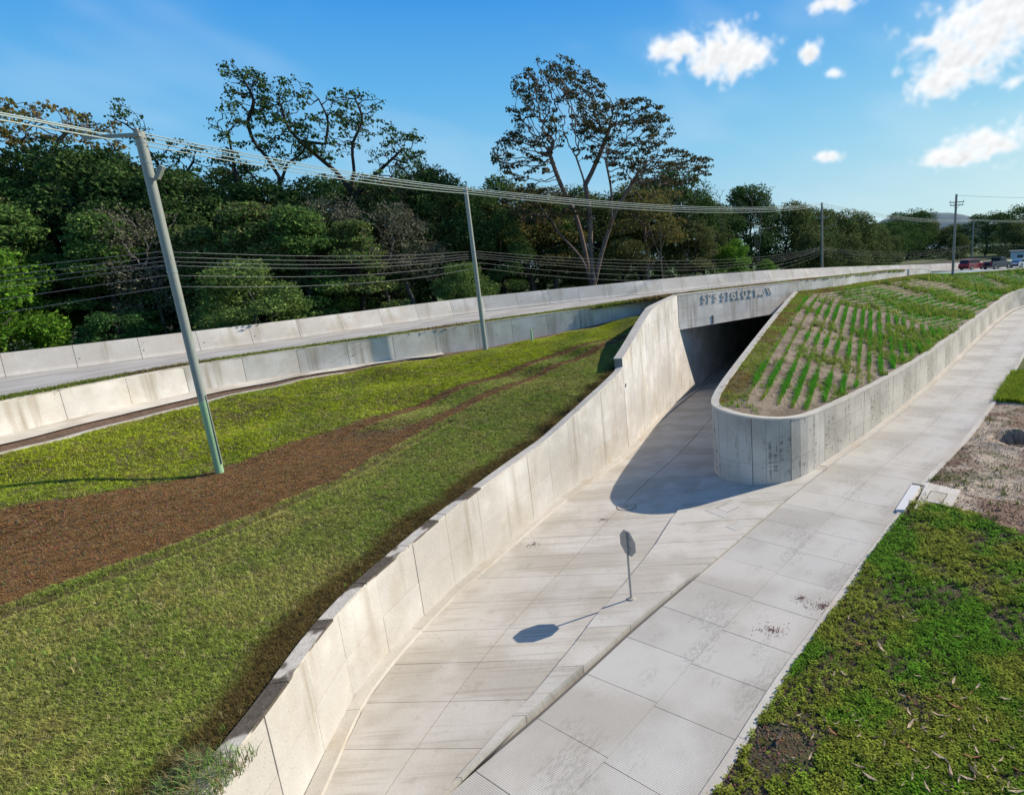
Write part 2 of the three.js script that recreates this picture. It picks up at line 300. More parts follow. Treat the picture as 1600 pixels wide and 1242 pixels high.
// ------------------------------------------------------------------ mound walls: rounded nose, tunnel side and service road side
const NOSE = [[20, -78, -1.5, 4.6], [16, -66.5, -1.5, 4.6], [13.1, -58.6, -1.4, 6.25], [10.79, -51.74, -1.3, 5.95], [8.68, -45.88, -1.1, 5.45], [7.1, -41.5, -.9, 5.05], [5.52, -37.1, -.6, 4.6], [3.93, -32.7, -.3, 4.12], [2.75, -29.4, 0, 3.72], [2.28, -27.9, 0, 3.5], [2.15, -26.8, 0, 3.38], [2.55, -25.75, 0, 3.32], [3.35, -25.05, 0, 3.22], [4.3, -24.85, 0, 3.1], [5.2, -25.1, 0, 2.97], [6.1, -25.75, 0, 2.86], [7.44, -27.37, 0, 2.7], [11.62, -32.38, 0, 2.58], [17.42, -39.92, 0, 2.5], [23.56, -48.33, 0, 2.57], [33.45, -62.17, 0, 2.68], [41.44, -73.0, 0, 2.92], [46.5, -79.2, 0, 3.2], [51.5, -83.6, 0, 3.42], [58, -87.5, 0, 3.6], [70, -93, 0, 3.9]];
const NL = line(NOSE, .8);
const sNoseA = sAtZ2(NL, 2.28, -27.9), sNoseB = sAtZ2(NL, 7.44, -27.37), sCorner = sAtZ2(NL, 13.1, -58.6);
function sAtZ2(ln, x, z) { let best = 1e9, bs = 0; for (let s = 0; s < ln.length; s += .05) { const q = ln.at(s), d = Math.hypot(q.x - x, q.z - z); if (d < best) { best = d; bs = s; } } return bs; }
const baseN = (q) => q.s < sNoseA ? floorY(q.z) - .02 : roadY(q.z) - .02;
{
  // travelling from the tunnel round the nose: outer face lies on the right-hand side of travel
  const t = thing('mound_wall', 'sloping concrete wall under the planted mound on the ramp side', 'wall');
  mesh('wall_core', ribbon(NL, 0, -.3, (q) => floorY(q.z) - .6, (q) => q.v[1] - .02, 0, sNoseA - .01, .9), M.core, t);
  panels(t, NL, .03, baseN, (q) => q.v[1] - .05, { cw: 2.2, mats: M.wall, from: 0, to: sNoseA - .01, level: [.1, 1.55, 3.0], seed: 41 });
  mesh('coping', ribbon(NL, .045, -.32, (q) => q.v[1] - .05, (q) => q.v[1] + .03, sCorner + .3, sNoseA - .01, .7), M.kerbs[0], t);
  const n = thing('nose_wall', 'weathered rounded concrete nose of the planted mound where the roads part', 'wall');
  mesh('wall_core', ribbon(NL, 0, -.3, () => -.6, (q) => q.v[1] - .02, sNoseA, sNoseB, .35), M.core, n);
  panels(n, NL, .03, baseN, (q) => q.v[1] - .05, { cw: .62, mats: M.stain, from: sNoseA, to: sNoseB, level: [1.08], gap: .006, seed: 43, strong: 3, name: 'form_panel' });
  mesh('coping', ribbon(NL, .045, -.32, (q) => q.v[1] - .05, (q) => q.v[1] + .03, sNoseA, sNoseB, .3), M.kerbs[2], n);
  const r = thing('service_road_wall', 'long low concrete wall between the planted mound and the service road', 'wall');
  mesh('wall_core', ribbon(NL, 0, -.3, (q) => roadY(q.z) - .6, (q) => q.v[1] - .02, sNoseB + .01, NL.length, .9), M.core, r);
  panels(r, NL, .03, baseN, (q) => q.v[1] - .05, { cw: 1.22, mats: M.right, from: sNoseB + .01, to: sNoseB + 62, rows: 3, gap: .007, seed: 47, strong: 4, name: 'form_panel' });
  panels(r, NL, .03, baseN, (q) => q.v[1] - .05, { cw: 2.44, mats: M.right, from: sNoseB + 62, to: NL.length, rows: 2, gap: .01, seed: 48, strong: 2, name: 'form_panel' });
  mesh('coping', ribbon(NL, .045, -.32, (q) => q.v[1] - .05, (q) => q.v[1] + .03, sNoseB + .01, NL.length, .9), M.kerbs[1], r);
}

// ------------------------------------------------------------------ portal beam with its lettering, bridge deck
const BL = line([[1.42, -48.3, 4.43, 7.2], [13.5, -59.3, 4.43, 7.2]], 1);
{
  const b = thing('portal_beam', 'grey concrete beam with raised lettering over the underpass mouth', 'beam');
  mesh('beam_core', ribbon(BL, 0, -.55, (q) => q.v[0], (q) => q.v[1] - .05, 0, BL.length, 2), M.core, b);
  panels(b, BL, .03, (q) => q.v[0], (q) => q.v[1] - .05, { cw: 1.78, mats: M.wall, level: [5.05, 6.1], seed: 51, gap: .008 });
  mesh('coping', ribbon(BL, .05, -.58, (q) => q.v[1] - .05, (q) => q.v[1] + .02, 0, BL.length, 2), M.kerbs[0], b);
  const font = await new FontLoader().loadAsync('fonts/droid/droid_sans_bold.typeface.json');
  const q0 = BL.at(2.0), turn = Math.atan2(-q0.tz, q0.tx);
  let s = 2.75; const size = .70, lift = 6.32;
  const put = (geo, x, name = 'letter') => { const q = BL.at(x), m = mesh(name, geo, M.wall[0], b); m.position.set(q.x + q.nx * .026, lift, q.z + q.nz * .026); m.rotation.y = turn; return m; };
  for (const ch of 'SPS SIGLO21') {
    if (ch === ' ') { s += .34; continue; }
    const g = new TextGeometry(ch, { font, size, depth: .075, curveSegments: 6, bevelEnabled: true, bevelThickness: .008, bevelSize: .008, bevelSegments: 1 });
    g.computeBoundingBox(); const w = g.boundingBox.max.x - g.boundingBox.min.x; g.translate(-g.boundingBox.min.x, 0, 0);
    put(g, s); s += w + .235;
  }
  // emblem: two short marks, then the two edges of a road running up to a peak
  const poly = (pts) => new THREE.ExtrudeGeometry(new THREE.Shape(pts.map(p => new THREE.Vector2(p[0], p[1]))), { depth: .075, bevelEnabled: false });
  s += .16;
  put(poly([[0, 0], [.30, 0], [.36, .13], [.06, .13]]), s, 'emblem_stroke'); s += .42;
  put(poly([[0, 0], [.42, 0], [.56, .32], [.42, .32], [.33, .12], [.05, .12]]), s, 'emblem_stroke'); s += .62;
  put(poly([[0, .62], [.16, .62], [.56, 0], [.40, 0]]), s, 'emblem_stroke');
  put(poly([[.30, .62], [.46, .62], [.92, 0], [.74, 0]]), s, 'emblem_stroke');
  // clearance joint below the lettering
  const j = mesh('drip_spout', poly([[0, 0], [.09, 0], [.09, .62], [-.06, .70], [-.10, .60], [0, .56]]), M.spout, b), qj = BL.at(3.95); j.position.set(qj.x + qj.nx * .03, 4.5, qj.z + qj.nz * .03); j.rotation.y = turn;
}
const NEAR = [[-24.5, 4, 5.7], [-26.9, -18, 5.88], [-26.6, -23.6, 5.88], [-24.7, -31.6, 5.9], [-19.2, -37.3, 6.04], [-12.45, -42.6, 6.28], [-6.5, -46.5, 6.48], [1.0, -49.3, 7.0], [13.6, -59.4, 7.08], [18.3, -63.9, 7.02], [23.6, -70.1, 6.92], [30.3, -77.7, 6.8], [40, -88.5, 6.1], [56, -97.5, 5.35], [125, -128, 5.0]];
const FAR = [[-75, -6, 4.9], [-50, -30, 5.1], [-41.8, -37.7, 5.2], [-36, -43, 5.35], [-30, -49, 5.5], [-22, -57, 5.85], [-17.5, -60.4, 6.0], [-2.2, -68.1, 6.35], [8, -74.8, 6.45], [14.1, -78.6, 6.5], [24, -86, 6.3], [34, -93, 6.0], [46, -100.5, 5.6], [66, -112, 5.2], [135, -145, 4.6]];
const cN = new THREE.CatmullRomCurve3(NEAR.map(p => new THREE.Vector3(p[0], p[2], p[1])), false, 'centripetal'), cF = new THREE.CatmullRomCurve3(FAR.map(p => new THREE.Vector3(p[0], p[2], p[1])), false, 'centripetal');
const deckAt = (u, v) => { const a = cN.getPoint(u), b = cF.getPoint(u); return [lerp(a.x, b.x, v), lerp(a.y, b.y, v), lerp(a.z, b.z, v)]; };
struct(mesh('highway', grid(180, 14, (u, v) => ({ p: deckAt(u, lerp(.012, 1.0, v)) })), concrete(texRoad, [.93, .92, .91])));
{
  const d = structGroup('bridge_deck');
  // underside of the deck over the underpass, and an added wall keeping daylight out
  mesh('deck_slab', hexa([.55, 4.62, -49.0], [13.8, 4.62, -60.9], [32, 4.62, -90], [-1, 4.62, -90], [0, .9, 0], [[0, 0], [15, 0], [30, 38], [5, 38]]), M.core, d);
  mesh('added_end_wall', hexa([8, -2, -84], [36, -2, -84], [36, 4.7, -84], [8, 4.7, -84], [0, 0, -.4], [[0, 0], [28, 0], [28, 7], [0, 7]]), M.core, d);
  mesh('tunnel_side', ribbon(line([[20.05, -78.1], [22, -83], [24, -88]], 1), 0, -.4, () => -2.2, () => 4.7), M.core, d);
}

// ------------------------------------------------------------------ lawn-side wall of the highway, far barrier
const NW = line([[-24.5, 4, 4.3, 5.8], [-26.8, -12, 4.55, 6.0], [-26.9, -18, 4.62, 6.0], [-26.6, -23.6, 4.66, 6.0], [-25.9, -27.8, 4.65, 6.0], [-24.7, -31.6, 4.64, 6.02], [-21.6, -35.2, 4.68, 6.1], [-19.2, -37.3, 4.68, 6.16], [-15.8, -40.2, 4.67, 6.27], [-12.45, -42.6, 4.65, 6.4], [-6.5, -46.5, 5.2, 6.6], [-1.6, -49.4, 5.8, 6.82], [.8, -50.8, 6.0, 6.95]], 1);
const NW2 = line([[13.5, -59.3, 6.2, 7.18], [18.2, -63.8, 6.2, 7.15], [23.5, -70, 6.15, 7.05], [30.2, -77.6, 6.05, 6.95], [36.5, -85, 6.05, 6.7], [39.5, -88.2, 6.0, 6.25]], 1);
const tieMat = std({ color: tint(.06, .055, .05) });
function edgeWall(ln, label, seed, cw) {
  const w = thing('parapet_wall', label, 'wall');
  mesh('wall_core', ribbon(ln, 0, -.3, (q) => q.v[0] - 1.2, (q) => q.v[1] - .02, 0, ln.length, 1.2), M.core, w);
  panels(w, ln, .03, (q) => q.v[0] - .15, (q) => q.v[1] - .02, { cw, rows: 1, mats: M.wall, gap: .012, seed });
  const n = Math.round(ln.length / 5.4); for (let i = 0; i < n; i++) mesh('coping', ribbon(ln, .04, -.33, (q) => q.v[1] - .018, (q) => q.v[1] + .04, ln.length * i / n + .008, ln.length * (i + 1) / n - .008, 1), M.kerbs[i % 3], w);
  const r = rng(seed + 5);
  for (let s = .7; s < ln.length; s += cw / 2) { if (r() < .35) continue; const q = ln.at(s), m = mesh('tie_hole', new THREE.CylinderGeometry(.035, .035, .02, 8), tieMat, w); m.position.set(q.x + q.nx * .028, lerp(q.v[0], q.v[1], .25 + .5 * r()), q.z + q.nz * .028); m.rotation.z = Math.PI / 2; m.rotation.y = Math.atan2(-q.nz, q.nx); m.rotation.order = 'YXZ'; }
}
edgeWall(NW, 'grey concrete wall carrying the highway edge above the big lawn', 61, 2.7);
edgeWall(NW2, 'low concrete parapet between the highway and the top of the planted mound', 62, 3.2);
{
  const F = line([...FAR.map(p => [p[0], p[1], p[2]])], 1), b = thing('concrete_barrier', 'continuous pale concrete barrier along the wooded side of the highway', 'barrier'), r = rng(71);
  const h = (q) => lerp(1.5, 1.1, clamp((q.x - 5) / 40)), segL = 3.3, n = Math.round(F.length / segL);
  const prof = [[.78, -.25], [.78, .10], [.62, .30], [.14, 1], [-.12, 1], [-.14, -.3]];
  for (let i = 0; i < n; i++) {
    const a = F.at(F.length * i / n + .012), c = F.at(F.length * (i + 1) / n - .012), pos = [], uv = [], ou = r() * 8;
    const P = (q, k) => off(q, prof[k][0], q.v[0] + (prof[k][1] > .5 ? h(q) : prof[k][1]));
    const quad = (A, B, C, D, ua, ub, va, vb) => { for (const [p, u] of [[A, [ua, va]], [B, [ub, va]], [C, [ub, vb]], [A, [ua, va]], [C, [ub, vb]], [D, [ua, vb]]]) { pos.push(...p); uv.push(u[0] + ou, u[1]); } };
    let v = 0; for (let k = 0; k < 5; k++) { const dv = Math.hypot(prof[k + 1][0] - prof[k][0], k === 2 ? 1.2 : prof[k + 1][1] - prof[k][1]); quad(P(a, k), P(c, k), P(c, k + 1), P(a, k + 1), a.s, c.s, v, v + dv); v += dv; }
    for (const q of [a, c]) for (let k = 1; k < 4; k++) { const t = [P(q, 0), P(q, k), P(q, k + 1)]; for (const p of t) { pos.push(...p); uv.push(p[0] + p[2] + ou, p[1]); } }
    const g = new THREE.BufferGeometry(); g.setAttribute('position', new THREE.Float32BufferAttribute(pos, 3)); g.setAttribute('uv', new THREE.Float32BufferAttribute(uv, 2)); g.computeVertexNormals();
    mesh('barrier_segment', g, M.barrier[Math.floor(r() * 4)], b);
    if (r() < .6 && a.s < 90) { const q = F.at(a.s + .12 + r() * .3), m = mesh('tie_hole', new THREE.CylinderGeometry(.04, .04, .03, 8), tieMat, b); m.position.set(...off(q, .49, q.v[0] + .62)); m.rotation.order = 'YXZ'; m.rotation.y = Math.atan2(-q.nz, q.nx); m.rotation.z = Math.PI / 2; }
  }
}

// ------------------------------------------------------------------ ramp, island and service road slabs
const RLp = [[-13.5, 2.2], [-8.4, -4.8], [-5.3, -9.05], [-4.2, -10.58], [-3.04, -12.16], [-1.22, -14.91], [.71, -17.58], [4.92, -23.4], [8.4, -27.9], [12.0, -32.2], [17.75, -39.7], [23.9, -48.1], [33.8, -61.9], [41.8, -72.7], [46.9, -78.8], [51.8, -83.1], [58.3, -87.0], [70.3, -92.5]];
const RL = line(RLp, 1);
const roadHalf = 2.1, roadW = 4.2;
{
  const road = structGroup('service_road');
  mesh('road_bed', grid(160, 2, (u, v) => { const q = RL.at(u * RL.length); const p = off(q, lerp(-.1, roadW + .2, v), roadY(q.z) - .022); return { p }; }), M.joint, road);
  const n = Math.round(RL.length / 1.72), r = rng(81);
  for (let i = 0; i < n; i++) for (let k = 0; k < 2; k++) {
    const sh = k ? .0 : .12, a = RL.at(RL.length * i / n + .008 + sh), b = RL.at(Math.min(RL.length, RL.length * (i + 1) / n - .008 + sh)), d0 = k * roadHalf + .007, d1 = (k + 1) * roadHalf - .007, e = () => (r() - .5) * .004;
    const ou = 0, ov = 0;
    mesh('slab', hexa(off(a, d0, roadY(a.z) + e()), off(a, d1, roadY(a.z) + e()), off(b, d1, roadY(b.z) + e()), off(b, d0, roadY(b.z) + e()), [0, -.1, 0], [[d0 + ou, a.s + ov], [d1 + ou, a.s + ov], [d1 + ou, b.s + ov], [d0 + ou, b.s + ov]]), M.road[Math.floor(r() * 4)], road);
  }
  const kerb = thing('verge_kerb', 'thin pale concrete kerb between the service road and the green verge', 'kerb'), m = 34;
  for (let i = 0; i < m; i++) mesh('kerb_stone', ribbon(RL, roadW + .01, roadW + .24, (q) => roadY(q.z) - .2, (q) => roadY(q.z) + .06, RL.length * i / m + .006, RL.length * (i + 1) / m - .006, .8), M.kerbs[i % 3], kerb);
  const k2 = thing('wall_foot_kerb', 'pale kerb along the foot of the long wall on the service road', 'kerb'), s0 = sNoseB - .6, s1 = NL.length, m2 = 30;
  for (let i = 0; i < m2; i++) mesh('kerb_stone', ribbon(NL, .032, .40, (q) => roadY(q.z) - .2, (q) => roadY(q.z) + .10, lerp(s0, s1, i / m2) + .006, lerp(s0, s1, (i + 1) / m2) - .006, .8), M.kerbs[i % 3], k2);
}
// edges of the ramp by depth z
const interp = (pts, z) => { for (let i = 0; i < pts.length - 1; i++) if (z <= pts[i][1] && z >= pts[i + 1][1]) return lerp(pts[i][0], pts[i + 1][0], (pts[i][1] - z) / (pts[i][1] - pts[i + 1][1])); return z > pts[0][1] ? pts[0][0] : pts[pts.length - 1][0]; };
const DL = [[-9.5, -3.0], [-6.2, -7.6], [-4.78, -9.92], [-4.31, -11.0], [-3.56, -12.52], [-2.85, -14.32], [-2.42, -15.55], [-1.73, -17.11], [-.71, -19.75], [-.06, -21.94], [2.1, -27.6], [2.75, -29.4], [5.52, -37.1], [10.79, -51.74], [13.1, -58.6], [16, -66.5], [20, -78], [23, -87]];
const DR = [[-9.4, -2.6], [-6.1, -7.5], [-4.74, -9.82], [-4.2, -10.82], [-3.14, -12.51], [-2.16, -13.83], [-1.42, -14.93], [-.40, -16.32], [.58, -17.6], [2.0, -19.46], [5.4, -24.3]];
const WLx = (z) => WL.at(sAtZ(WL, z)).x;
{
  const ramp = structGroup('underpass_ramp');
  mesh('ramp_bed', grid(90, 2, (u, v) => { const z = lerp(-6.9, -84, u); return { p: [lerp(WLx(z) - .1, interp(DL, z) + .3, v), floorY(z) - .022, z] }; }), M.joint, ramp);
  const r = rng(91), lip = .37; let z = -6.9;
  while (z > -83) {
    const len = z > -28 ? 1.42 : z > -52 ? 2.2 : 5, z1 = z - len + .014;
    for (let k = 0; k < 2; k++) {
      const x = (zz, f) => { const a = WLx(zz) + lip, b = interp(DL, zz) - .012; return lerp(a, b, f); }, sk = .22;
      const f0 = k ? .503 : 0, f1 = k ? 1 : .497, Z = (zz, f) => zz + sk * f, e = () => (r() - .5) * .004, ou = 0, ov = 0;
      const P = (zz, f) => [x(zz, f), floorY(zz) + e(), Z(zz, f)], uv = (p) => [p[0] + ou, p[2] + ov];
      const a = P(z, f0), b = P(z, f1), c = P(z1, f1), d = P(z1, f0);
      mesh('slab', hexa(a, b, c, d, [0, -.1, 0], [uv(a), uv(b), uv(c), uv(d)]), M.ramp[Math.floor(r() * 4)], ramp);
    }
    z -= len;
  }
  // splitter island between ramp and service road
  const isl = structGroup('splitter_island'); let s = -6.9;
  while (s > -27.4) {
    const len = 1.62, z1 = Math.max(-27.4, s - len + .014), n = 3;
    const R = (zz) => zz > -17.6 ? interp(DR, zz) : RL.at(sAtZ(RL, zz)).x - .04, L = (zz) => interp(DL, zz) + .012, gs = [], ov = r() * 6;
    for (let i = 0; i < n; i++) { const za = lerp(s, z1, i / n), zb = lerp(s, z1, (i + 1) / n), h = (zz) => .085; if (R(za) - L(za) < .05) continue; const sk = .25 * 0; gs.push(hexa([L(za), h(za), za], [R(za), h(za), za], [R(zb), h(zb), zb], [Math.min(L(zb), R(zb) - .03), h(zb), zb], [0, -.3, 0], [[L(za), za + ov], [R(za), za + ov], [R(zb), zb + ov], [L(zb), zb + ov]])); }
    if (gs.length) mesh('slab', mergeGeometries(gs), M.island[Math.floor(r() * 3)], isl);
    s -= len;
  }
}

// ------------------------------------------------------------------ ground
const idw = (pts, p = 2.6) => (x, z) => { let a = 0, b = 0; for (const q of pts) { const d = (q[0] - x) ** 2 + (q[1] - z) ** 2 + .02, w = Math.pow(d, -p / 2); a += w * q[2]; b += w; } return a / b; };
const distLine = (pts, x, z) => { let best = 1e9; for (let i = 0; i < pts.length - 1; i++) { const [ax, az] = pts[i], [bx, bz] = pts[i + 1], dx = bx - ax, dz = bz - az, t = clamp(((x - ax) * dx + (z - az) * dz) / (dx * dx + dz * dz)); best = Math.min(best, Math.hypot(x - ax - dx * t, z - az - dz * t)); } return best; };
const inPoly = (poly, x, z) => { let c = false; for (let i = 0, j = poly.length - 1; i < poly.length; j = i++) { const [xi, zi] = poly[i], [xj, zj] = poly[j]; if ((zi > z) !== (zj > z) && x < (xj - xi) * (z - zi) / (zj - zi) + xi) c = !c; } return c; };

// forest floor beyond the barrier, one sheet out to the horizon
{
  const F = line([[-140, 60, 4.6], ...FAR.map(p => [p[0], p[1], p[2]]), [400, -250, 4]], 1);
  const d = [.14, 1.2, 3, 6, 10, 16, 26, 45, 80, 150, 300, 700, 1600, 3600];
  const g = grid(140, d.length - 1, (u, v) => {
    const q = F.at(u * F.length), k = Math.round(v * (d.length - 1)), dd = d[k];
    const y = k === 0 ? q.v[0] + .55 : lerp(q.v[0] + .5, 4.6, sstep(1, 14, dd)) + .3 * (fbm(q.x * .2 + dd * .1, q.z * .2 + k, 3) - .5) - (dd > 300 ? 1.5 : 0);
    const p = off(q, -dd, y), gr = fbm(p[0] * .12, p[2] * .12, 3, 0, 3);
    return { p, c: dd < 3.5 || dd > 60 ? [.10, .16, .025] : mix3([.045, .034, .018], [.10, .17, .02], sstep(.5, .68, gr)) };
  });
  struct(mesh('forest_floor', g, std({ vertexColors: true, map: texSoil, roughness: 1 })));
}
// lawn above the retaining wall
const lawnA = (t) => { const s = lerp(-6, sPortal, t); if (s < 0) { const q = WL.at(0); return [q.x - q.nx * .29 - q.tx * -s, q.z - q.nz * .29 - q.tz * -s]; } const q = WL.at(s), o = q.s > sWing ? .44 : .30; return [q.x - q.nx * o, q.z - q.nz * o]; };
const LB = line([[-24, 6], [-25.8, -12], [-25.6, -18], [-25.2, -21.9], [-24.5, -25.4], [-23.7, -28], [-22.6, -31], [-20.3, -34.4], [-17.3, -37.5], [-12.4, -41.5], [-6.3, -45.5], [-1.6, -48.3], [.4, -48.9]], 1);
const lawnPts = [[-25.2, -21.9, 4.3], [-24.4, -25.6, 4.3], [-23.6, -28, 4.33], [-22.5, -31.2, 4.4], [-20.2, -34.5, 4.5], [-17.2, -37.5, 4.58], [-12.3, -41.4, 4.62], [-9, -43.7, 4.88], [-6.3, -45.4, 5.15], [-1.6, -48.1, 5.7], [.3, -48.5, 5.8], [-17.4, -22.2, 3.0], [-13, -30, 3.25], [-9, -33.5, 3.8], [-6, -36, 4.35], [-4, -39.5, 4.9], [-10.5, -20, 2.78], [-12, -12, 2.68], [-19.5, -15, 2.88], [-23, -18, 3.75], [-26, -12, 4.1], [-10, -7, 2.55], [-15, -3, 2.7], [-24, 4, 3.9], [-19.5, -27, 3.5], [-16, -33.5, 3.9], [-14, -25, 2.98]];
for (let s = 0; s < sWing; s += 1.6) { const q = WL.at(s); lawnPts.push([q.x - q.nx * .3, q.z - q.nz * .3, q.v[1] - .10]); }
for (let z = -33; z > -47; z -= 2.2) { const q = WL.at(sAtZ(WL, z)); lawnPts.push([q.x - .45, q.z, lerp(4.3, 5.7, (-33 - z) / 14)]); }
const lawnH0 = idw(lawnPts, 3);
const soilU = [[-30, -6.5], [-26, -11], [-23, -14.6], [-20.8, -17.4], [-19.3, -19.2], [-17.3, -22.4], [-15.5, -25.8], [-14.6, -27.4], [-12.3, -31.7], [-6.95, -37.9], [-2.7, -41.2]], soilL = [[-26, -4], [-20, -9.6], [-16.9, -13.2], [-15.6, -15.5], [-13.8, -18.5], [-12.5, -22.3], [-11.4, -26.4], [-9.5, -30.4], [-6.3, -34.8], [-2.6, -40.4]], rutL = [[-22, -7.5], [-15.9, -12.6], [-14.7, -14.7], [-13.4, -17], [-12.2, -20.2], [-11.2, -23.6], [-10, -27]];
function soilMask(x, z) {
  const n = .5 * (fbm(x * 1.1, z * 1.1, 3, 0, 7) - .5), dU = distLine(soilU, x, z), dL = distLine(soilL, x, z), inside = x > interp(soilU, z) && x < interp(soilL, z);
  const full = sstep(-28.5, -24.5, z + 3 * n);
  const w = .50 - .1 * clamp((-30 - z) / 10);
  const edge = sstep(w + .15, w - .15, Math.min(dU, dL) + n * .7);
  return Math.max(edge, inside ? full : full * sstep(.25, 0, Math.min(dU, dL) + n));
}
const lawnH = (x, z) => lawnH0(x, z) + .05 * (fbm(x * .5, z * .5, 3, 0, 13) - .5) - .15 * sstep(.30, .06, distLine(rutL, x, z) + .1 * (fbm(x * 2, z * 2, 2) - .5)) + soilMask(x, z) * (.05 * (fbm(x * 3, z * 3, 3, 0, 19) - .4) - .03);
const wallPts = []; for (let s = 0; s <= sPortal; s += .8) { const q = WL.at(s); wallPts.push([q.x - q.nx * .29, q.z - q.nz * .29]); }
const dryEdge = (x, z) => sstep(1.25, .5, distLine(wallPts, x, z) + .9 * (fbm(x * .9, z * .9, 3, 0, 23) - .5) + .25 * clamp((-20 - z) / 10));
function lawnTone(x, z, r = .5) {   // turf colour: mown bands, straw, fresh shoots
  const patch = fbm(x * .35, z * .35, 4, 0, 29), band = sstep(-.2, 1.2, interp(soilU, z) - x), thatch = fbm(x * 1.7, z * 1.7, 3, 0, 37);
  let c = mix3([.165, .20, .038], [.215, .215, .058], sstep(.35, .65, patch));
  c = mix3(c, [.235, .27, .012], band * .9);
  c = mix3(c, [.12, .17, .03], .5 * sstep(.52, .7, fbm(x * .5 + 9, z * .22, 3, 0, 43)));
  c = mix3(c, [.23, .18, .07], .4 * sstep(.5, .75, thatch));
  return mix3(c, [.085, .055, .020], .93 * dryEdge(x, z));
}
{
  const g = grid(150, 120, (u, v) => {
    const a = lawnA(u), b = LB.at(v < 0 ? 0 : u * LB.length), x = lerp(a[0], b.x, v), z = lerp(a[1], b.z, v), s = soilMask(x, z);
    return { p: [x, lawnH(x, z), z], c: mix3([.115, .10, .036], [.20, .11, .04], s) };
  });
  struct(mesh('lawn', g, std({ vertexColors: true, map: texSoil, bumpMap: bumpFine, bumpScale: .03, roughness: 1 })));
  // drainage strip between lawn and highway wall: apron, silted channel, low edging
  const strip = (name, mat, f0, f1, y0, y1, from, to) => struct(mesh(name, grid(90, 3, (u, v) => {
    const b = LB.at(lerp(from, to, u) * LB.length), w = NW.at(clamp((b.z > 3 ? 0 : sAtZ2(NW, b.x, b.z)), 0, NW.length)), f = lerp(f0, f1, v), p = [lerp(b.x, w.x + w.nx * .03, f), 0, lerp(b.z, w.z + w.nz * .03, f)];
    p[1] = lerp(lawnH0(b.x, b.z), w.v[0], f) + lerp(y0, y1, v) + .03 * (fbm(p[0] * 2, p[2] * 2, 3) - .5); return { p };
  }), mat));
  strip('drainage_channel', std({ map: texSoil, color: tint(.20, .125, .08), roughness: 1 }), .0, 1, -.03, -.02, 0, 1);
  strip('concrete_apron', concrete(texWall, [.97, .94, .88]), .48, 1.0, .06, .05, 0, .74);
  const e = thing('lawn_edging', 'low pale concrete edging between the lawn and the silted drain', 'edging');
  for (let i = 0; i < 22; i++) mesh('edging_stone', ribbon(LB, -.14, .14, (q) => lawnH0(q.x, q.z) - .2, (q) => lawnH0(q.x, q.z) + .07, LB.length * (.03 + .028 * i) + .01, LB.length * (.03 + .028 * (i + 1)) - .01, .7), M.kerbs[i % 3], e);
}
// planted mound
const moundTop = line([[13.3, -58.9, 6.2], [18.5, -63.5, 6.2], [23.8, -69.7, 6.15], [30.5, -77.3, 6.05], [36.3, -84, 5.95], [42, -88.5, 5.6], [52, -94, 5.3], [80, -107, 5.0]], 1);
const moundPts = [], moundPoly = [];
for (let s = sCorner; s < NL.length; s += 1.0) { const q = NL.at(s); moundPts.push([q.x - q.nx * .3, q.z - q.nz * .3, q.v[1] - .04]); }
for (let s = sCorner; s <= NL.length; s += .4) { const q = NL.at(s); moundPoly.push([q.x - q.nx * .28, q.z - q.nz * .28]); }
for (let s = moundTop.length; s >= 0; s -= 1) { const q = moundTop.at(s); moundPts.push([q.x, q.z, q.v[0]]); moundPoly.push([q.x, q.z]); }
const moundH0 = idw(moundPts, 2.2), moundH = (x, z) => moundH0(x, z) + .10 * (fbm(x * .8, z * .8, 4, 0, 51) - .5);
const leftEdge = [[13.1, -58.6], [2.4, -28.3]], topEdge = []; for (let s = 0; s <= moundTop.length; s += 1) { const q = moundTop.at(s); topEdge.push([q.x, q.z]); }
const moundD = (x, z) => Math.min(distLine(leftEdge, x, z), distLine(topEdge, x, z));
{
  // surface: from the outer edge (ramp side, then highway side) across to the road wall
  const outer = (t) => { const L1 = sNoseA - sCorner, L2 = moundTop.length, s = t * (L1 + L2); if (s < L1) { const q = NL.at(sNoseA - s); return [q.x - q.nx * .26, q.z - q.nz * .26]; } const q = moundTop.at(s - L1); return [q.x, q.z]; };
  const inner = (t) => { const q = NL.at(lerp(sNoseA, NL.length, Math.pow(t, .9))); return [q.x - q.nx * .26, q.z - q.nz * .26]; };
  const g = grid(190, 60, (u, v) => { const a = outer(u), b = inner(u), x = lerp(a[0], b[0], v), z = lerp(a[1], b[1], v); const d = moundD(x, z), turf = sstep(1.5, 1.2, d + .3 * (fbm(x * 2, z * 2, 2) - .5)); return { p: [x, moundH(x, z), z], c: mix3([.58, .525, .46], [.30, .30, .10], turf) }; });
  struct(mesh('planted_mound', g, std({ vertexColors: true, map: texCrack, bumpMap: bumpFine, bumpScale: .03, roughness: 1 })));
}
